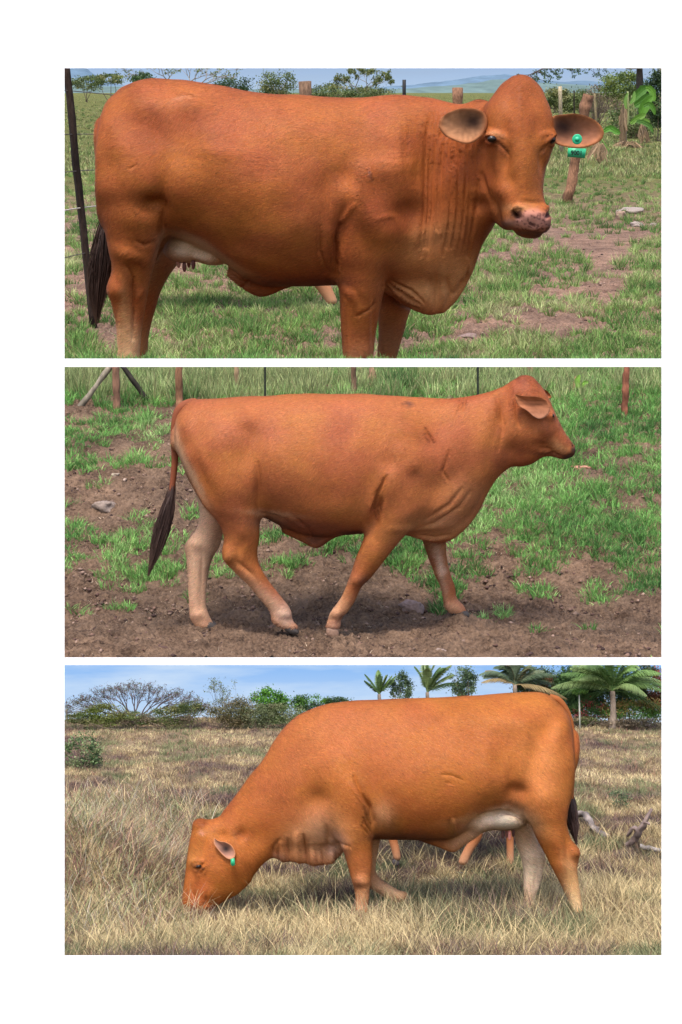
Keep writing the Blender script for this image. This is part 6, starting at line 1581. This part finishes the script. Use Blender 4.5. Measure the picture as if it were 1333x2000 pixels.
banana(1218, 288, "tall banana plant with large bright green leaves near the right edge", 3,
       [([(1219, 290), (1219, 240), (1222, 205)], 6, (0.30, 0.20, 0.12)), ([(1226, 250), (1228, 215), (1227, 178)], 2.4, (0.42, 0.45, 0.20)), ([(1240, 250), (1239, 215), (1234, 186)], 1.2, (0.34, 0.42, 0.16))],
       [([(1236, 198), (1246, 184), (1258, 174), (1268, 171)], 8.5, LG), ([(1240, 206), (1252, 199), (1262, 191), (1271, 183)], 8, (0.09, .22, .03)), ([(1262, 171), (1270, 173), (1276, 182), (1279, 197)], 6, (0.15, .32, .04)),
        ([(1252, 229), (1257, 213), (1265, 199), (1275, 188)], 9, (0.13, .30, .035)), ([(1258, 207), (1268, 203), (1276, 211), (1280, 223)], 5, (0.10, .24, .03)), ([(1232, 241), (1242, 233), (1252, 227), (1262, 223)], 6, (0.18, .34, .05)),
        ([(1232, 202), (1238, 191), (1240, 178)], 4, (0.2, .36, .08)), ([(1224, 212), (1222, 196), (1227, 180)], 3.4, (0.20, .34, .08)), ([(1244, 236), (1256, 238), (1270, 246), (1276, 258)], 4.5, (0.10, .22, .04))],
       [(1219, 245, 12, 86, 26), (1222, 288, 40, 26, 26)])
banana(1170, 318, "short clump of withered tan banana leaves under the tagged ear's tip", 4, [([(1170, 318), (1168, 296)], 3, (0.34, .22, .14))], [([(1180, 256), (1192, 250), (1204, 256), (1212, 260)], 6, (0.12, .30, .04)), ([(1176, 272), (1184, 284), (1190, 296)], 1.6, (0.20, .34, .08))], [(1171, 298, 20, 42, 30)])
banana(1254, 280, "small banana plant with a skirt of dried leaves right of the tall one", 5, [([(1254, 282), (1253, 245)], 4, (0.30, .2, .12))], [([(1252, 244), (1260, 234), (1270, 238)], 4, (0.20, .36, .06))], [(1255, 262, 13, 44, 30)])

# ------------------------------------------------------------------ second pasture
def withered(pl, u, v, w, h, label, n, seed, green=None):
    b, r = ground_pt(pl, u, v); rg = np.random.default_rng(seed)
    root = empty("banana_plant", pl, tuple(b)); tag(root, label, "banana plant")
    dm = MB()
    for _ in range(n):
        x0 = u + rg.normal(0, w * .2); y0 = max(v - h + abs(rg.normal(0, h * .15)), 708); x1 = u + rg.normal(0, w * .4); y1 = v - rg.uniform(0, .3) * h
        big_leaf(dm, pl, [(x0, y0), ((x0 + x1) / 2 + rg.normal(0, w * .1), (y0 + y1) / 2), (x1, y1)], rg.uniform(1.2, 2.4), r - .004, np.array((0.40, 0.26, 0.16)) * rg.uniform(.6, 1.4), seed=int(rg.integers(1e6)))
    dm.build("dead_leaves", M_LEAF, pl, tuple(b), root)
    if green:
        for k, (mids, ww) in enumerate(green):
            gm = MB(); big_leaf(gm, pl, mids, ww, r - .006, (0.22, .42, .06), seed=seed + k); gm.build("leaf", M_LEAF, pl, tuple(b), root)
withered(P2, 727, 750, 12, 34, "small withered tan plant behind the walking cow's back", 12, 6)
withered(P2, 1036, 738, 14, 28, "withered tan plant just above the walking cow's head", 12, 7)
withered(P2, 850, 726, 26, 16, "low withered tan plant at the top, left of the walking cow's head", 10, 8)
withered(P2, 1126, 764, 8, 30, "young banana plant with one bright leaf on the far lawn", 6, 9, [([(1131, 758), (1128, 744), (1133, 732)], 5.5), ([(1134, 758), (1142, 748), (1150, 746)], 4)])

# calves standing beyond the big cows
def calf(pl, y0, trunk, legs, label, hooves):
    r = (F + y0) / F
    cb = pl.P(*trunk[0][:2], r); b = np.array([cb[0], cb[1], float(pl.z(np.array(cb[0]), np.array(cb[1])))])
    root = tag(empty("calf", pl, tuple(b)), label, "calf")
    parts = [(loft(pl, [(a, c, d, e, y0 + f, h) for a, c, d, e, f, h in trunk[1]], n=48), 1)]
    for lg in legs: parts.append((loft(pl, [(a, c, d, e, y0 + f, h) for a, c, d, e, f, h in lg], n=32), 10))
    V, Q = skin(pl, parts, vox=3.6, soften=2)
    me = mesh_np("body", V, quads=Q, smooth=True)
    n = fbm(V[:, 0] / 40, V[:, 1] / 40, V[:, 2] / 40, seed=8)[:, None]
    u, v = pl.proj(V)
    t = np.clip((v - trunk[2]) / 60, 0, 1)[:, None]
    set_col(me, np.clip((np.array((0.34, .12, .045))[None] * (1 - t) + np.array((0.50, .27, .155))[None] * t) * (1 + .2 * n), .01, .9))
    link("body", me, coat_material("calf_coat", pl.k), pl, tuple(b), root)
    for (u_, v_, w_, f) in hooves:
        hoof(pl, root, tuple(b), (u_ + w_, v_ + 1), (u_ - w_ * .6, v_), (u_ + w_ * .7, v_ - w_ * .9), (u_ - w_ * .6, v_ - w_ * .9), y0 + f, w_ * .7, (0.05, .04, .04))
calf(P1, (float(P1.rv(603)) - 1) * F, ((470, 480), [(270, 320, 275, 430, 0, 60), (320, 300, 325, 480, 0, 100), (460, 295, 460, 500, 0, 115), (580, 295, 580, 490, 0, 95), (650, 290, 640, 440, 0, 70), (700, 280, 690, 400, 0, 50), (750, 300, 745, 390, 0, 40)], 540),
     [[(590, 400, 650, 410, -40, 36), (600, 500, 640, 500, -40, 24), (606, 545, 636, 542, -40, 18), (620, 566, 648, 560, -40, 17), (632, 582, 656, 578, -40, 17), (636, 590, 660, 588, -40, 17)],
      [(262, 400, 320, 400, -40, 40), (266, 480, 298, 480, -40, 24), (268, 540, 290, 540, -40, 18), (268, 585, 290, 585, -40, 18)],
      [(258, 400, 310, 400, 40, 40), (262, 480, 288, 480, 40, 24), (264, 575, 284, 575, 40, 18)], [(670, 400, 720, 400, 40, 36), (680, 480, 712, 480, 40, 24), (684, 572, 708, 572, 40, 18)]],
     "calf hidden beyond the big cow, one pinkish leg and hoof showing under its belly", [(645, 603, 13, -40), (278, 600, 12, -40), (274, 594, 12, 40), (695, 584, 12, 40)])
calf(P3, (float(P3.rv(1702)) - 1) * F, ((880, 1560), [(1010, 1420, 1010, 1500, 0, 45), (980, 1405, 985, 1560, 0, 66), (900, 1400, 900, 1580, 0, 76), (820, 1405, 820, 1570, 0, 70), (780, 1410, 775, 1540, 0, 52), (740, 1400, 730, 1480, 0, 34), (700, 1400, 700, 1470, 0, 28)], 1640),
     [[(755, 1480, 810, 1480, -28, 28), (757, 1560, 790, 1560, -28, 18), (757, 1630, 778, 1630, -28, 11), (764, 1660, 782, 1658, -28, 10), (769, 1680, 785, 1678, -28, 10)],
      [(905, 1500, 965, 1500, -28, 32), (915, 1580, 950, 1580, -28, 20), (920, 1630, 943, 1634, -28, 13), (905, 1660, 925, 1664, -28, 11), (894, 1684, 914, 1688, -28, 11)],
      [(975, 1500, 1010, 1500, 24, 30), (985, 1580, 1006, 1580, 24, 16), (988, 1630, 1005, 1630, 24, 11), (989, 1660, 1005, 1660, 24, 10), (989, 1690, 1006, 1690, 24, 10)]],
     "calf beyond the grazing cow, only its pale lower legs showing under the belly", [(772, 1690, 10, -28), (902, 1700, -12, -28), (996, 1700, 10, 24)])

# ------------------------------------------------------------------ third pasture: skyline
RS = 1.63
rng1 = np.random.default_rng(88)
branch_tree(P3, 262, 1408, RS, [(a, 1347 + 34 * abs((a - 268) / 130) ** 2.0 + 26 * rng1.uniform(0, 1) ** 2 - 3, rng1.uniform(-.02, .02)) for a in np.linspace(132, 402, 170)], 3.4, "wide flat-topped leafless tree on the left skyline", "umbrella_tree", seed=11, col=(0.13, 0.10, 0.10), leaf=[(0.15, .09, .085), (0.11, .075, .07), (0.10, .14, .06)], leafn=7000, leafsize=1.3, twigl=10, vmin=1300)
branch_tree(P3, 432, 1408, RS - .005, [(432 + rng1.normal(0, 17), rng1.uniform(1336, 1392), rng1.uniform(-.015, .015)) for a in range(34)], 1.1, "tall sparse twiggy tree right of the flat-topped leafless one", "sparse_tree", seed=12, col=(0.13, 0.11, 0.10), leaf=OLIVE, leafn=1200, leafsize=1.4, twigl=10, vmin=1300)
SG3 = "shrubs on the skyline of the dry field"
for i, (u, v, ru, rv_, lab, pal, n) in enumerate((
    (205, 1406, 38, 18, "yellow green shrub under the left half of the flat-topped tree", [(0.13, .17, .03), (.18, .2, .05)], 1700),
    (160, 1412, 30, 10, "low olive shrub at the far left skyline of the dry field", OLIVE, 900),
    (262, 1412, 40, 13, "brown and olive thicket below the flat-topped tree's trunk", OLIVE + BROWN, 1500),
    (335, 1408, 48, 16, "dull brown thicket right below the flat-topped tree", BROWN + OLIVE, 1700),
    (370, 1396, 26, 14, "light green shrub at the right tip of the flat-topped tree", OLIVE, 1000),
    (455, 1402, 42, 24, "rounded reddish olive shrub beside the sparse twiggy tree", [(0.17, .13, .06), (.14, .13, .05), (.2, .17, .08)], 2400),
    (505, 1402, 44, 20, "grey green thicket in front of the bright green tree", [(0.15, .18, .08), (.2, .2, .1)], 2200),
    (555, 1404, 40, 17, "pale green thicket touching the grazing cow's shoulder line", [(0.13, .19, .06), (.2, .22, .1)], 1800),
    (605, 1376, 36, 14, "dark green bush just above the grazing cow's withers", DGREEN + BGREEN, 1400),
    (655, 1372, 24, 7, "small dark bush above the grazing cow's withers, farthest right of the left group", DGREEN, 600))):
    shrub(P3, "shrub", u, v - (9 if i < 8 else 2), ru * 1.3, rv_ * 1.35, RS - 0.02 if i < 8 else RS + .005, int(n * 2.6), 1.7, pal, lab, group=SG3, seed=60 + i, clumps=26, depth=.22, vmin=1295, twigs=8)
shrub(P3, "tree", 529, 1370, 40, 27, RS, 3600, 2.4, [(0.07, .20, .02), (0.12, .30, .03), (0.05, .13, .02)], "rounded bright green leafy tree on the left skyline", cat="tree", seed=80, clumps=30, depth=.3, vmin=1300)
shrub(P3, "young_tree", 160, 1468, 46, 38, P3.rv(1500), 1800, 2.6, [(0.08, .14, .05), (0.14, .22, .08), (0.05, .09, .04), (0.22, .28, .12)], "feathery young green tree at the left edge of the dry field", cat="tree", seed=81, clumps=34, depth=.5, twigs=24, tight=.3)
shrub(P3, "tree", 784, 1342, 27, 32, RS, 2100, 2.2, [(0.05, .09, .04), (0.09, .14, .06), (0.14, .2, .1)], "narrow upright leafy tree left of the half-hidden palm", cat="tree", seed=82, clumps=36, depth=.4, vmin=1294, twigs=10, tight=.28)
shrub(P3, "tree", 904, 1330, 33, 38, RS, 3200, 2.2, [(0.05, .09, .04), (0.09, .15, .06), (0.14, .2, .09)], "upright leafy tree right of the half-hidden palm", cat="tree", seed=83, clumps=40, depth=.4, vmin=1292.5, twigs=10, tight=.28)
shrub(P3, "tree", 1050, 1338, 48, 38, RS + .01, 9000, 2.2, [(0.05, .09, .03), (0.08, .13, .04), (0.20, .10, .05)], "large rounded tree with rusty tints behind the shaggy palm", cat="tree", seed=84, clumps=46, depth=.3, vmin=1300)
shrub(P3, "tree", 1118, 1348, 46, 48, RS + .005, 12000, 2.3, [(0.035, .08, .025), (0.055, .12, .035), (0.07, .14, .04)], "dense dark green rounded tree left of the big palm", cat="tree", seed=85, clumps=48, depth=.3, vmin=1298)
shrub(P3, "tree", 1180, 1345, 90, 52, RS + .012, 15000, 2.4, [(0.045, .095, .03), (0.075, .14, .04)], "dark green tree crown behind the big palm", cat="tree", seed=86, clumps=40, depth=.2, vmin=1292.5)
shrub(P3, "flame_tree", 1275, 1340, 44, 50, RS + .01, 8000, 2.2, [(0.05, .08, .03), (0.30, .07, .04), (0.16, .06, .03), (0.07, .11, .04)], "dark tree with red blossom at the right edge", cat="tree", seed=87, clumps=44, depth=.3, vmin=1292.5)
shrub(P3, "shrub", 1240, 1388, 66, 26, RS - .005, 7000, 2.0, [(0.08, .17, .03), (0.13, .25, .05), (0.3, .2, .06)], "bright green garden hedge between the palm and the right edge", seed=88, clumps=36, depth=.25)
shrub(P3, "shrub", 1150, 1390, 48, 24, RS - .002, 4600, 2.0, [(0.06, .12, .03), (0.1, .17, .05), (0.35, .08, .06)], "low garden shrubs with red flowers just right of the cow's tail head", seed=89, clumps=30, depth=.25)
shrub(P3, "shrub", 1140, 1408, 36, 9, RS - .012, 1400, 1.6, BROWN + OLIVE, "dry brown thicket at the foot of the garden, left part", seed=90, clumps=24, depth=.2)
shrub(P3, "shrub", 1215, 1412, 60, 8, RS - .014, 2200, 1.6, BROWN + [(0.1, .08, .06)], "dry brown thicket at the foot of the garden under the big palm", seed=91, clumps=30, depth=.2)
shrub(P3, "shrub", 1275, 1412, 30, 11, RS - .016, 1200, 1.6, [(0.10, .08, .07), (0.16, .14, .08)], "dark brush pile at the right edge of the dry field", seed=92, clumps=20, depth=.2)
shrub(P3, "shrub", 1210, 1560, 30, 22, P3.rv(1585), 700, 1.8, [(0.10, .15, .07), (0.18, .22, .1)], "loose green weed behind the dead logs", seed=93, clumps=20, depth=.6, twigs=10)
DG = math.radians
palm(P3, 738, 1400, 1356, RS - .01, 12, 52, "small stubby palm with upright broken fronds left of the narrow tree", 1, trunk_w=10, dirs=[(DG(0), 1.5), (DG(180), 1.45), (DG(0), 1.25), (DG(180), 1.2), (DG(90), 1.4), (DG(0), .75), (DG(180), .9), (DG(0), 1.05), (DG(270), 1.4)], droop=.3)
palm(P3, 832, 1400, 1352, RS - .005, 14, 84, "half-hidden palm with raised fronds and one trunk-like bare frond", 2, trunk_w=10, dirs=[(DG(180), 1.5), (DG(0), 1.45), (DG(0), 1.25), (DG(0), 1.05), (DG(0), .85), (DG(0), 1.35), (DG(90), 1.2), (DG(0), .6), (DG(270), 1.3), (DG(0), 1.15)], droop=.55)
palm(P3, 1003, 1400, 1338, RS - .005, 22, 92, "shaggy grey green palm above the grazing cow's back", 3, trunk_w=12, pal=((0.10, .14, .08), (0.15, .18, .10), (0.08, .12, .06), (0.30, .22, .1)), dirs=[(DG(180), 1.1), (DG(180), .75), (DG(180), .95), (DG(0), 1.1), (DG(0), .8), (DG(90), 1.3), (DG(270), 1.4), (DG(180), 1.35), (DG(0), 1.3), (DG(200), .5), (DG(340), .5), (DG(0), .2), (DG(180), 1.2), (DG(0), 1.45)], droop=.9)
palm(P3, 1194, 1412, 1350, RS - .012, 30, 128, "big coconut palm with long arching fronds right of the grazing cow's rump", 4, trunk_w=16, pal=((0.10, .18, .05), (0.15, .25, .07), (0.20, .28, .10)), dirs=[(DG(180), 1.25), (DG(180), 1.0), (DG(180), .8), (DG(190), .55), (DG(0), 1.25), (DG(0), 1.0), (DG(0), .75), (DG(350), .5), (DG(0), 1.45), (DG(180), 1.45), (DG(270), 1.1), (DG(240), .8), (DG(300), .8), (DG(180), .2), (DG(0), .25), (DG(215), 1.0), (DG(325), 1.1)], droop=.9)
# papaya
pb_, pr = P3.P(1132, 1350, RS - .015), RS - .015
b = np.array([pb_[0], pb_[1], float(P3.z(np.array(pb_[0]), np.array(pb_[1])))])
root = empty("papaya_tree", P3, tuple(b)); tag(root, "slim pale papaya tree with a small leafy top just right of the tail head", "tree")
mb = MB(); mb.tube(np.array([b - [0, 0, 5], b * .5 + pb_ * .5, pb_]), [3.0, 2.6, 2.2], (0.42, .42, .34), n=8); mb.build("trunk", M_WOOD, P3, tuple(b), root)
V, Q, C = crown_mesh(P3, pb_ + np.array([0, 0, -2.0]), (24, 16, 12), 700, 3.2, [(0.12, .25, .05), (0.2, .35, .08)], np.random.default_rng(3), clumps=16); me = mesh_np("crown", V, quads=Q); set_col(me, C); link("crown", me, M_LEAF, P3, tuple(b), root)
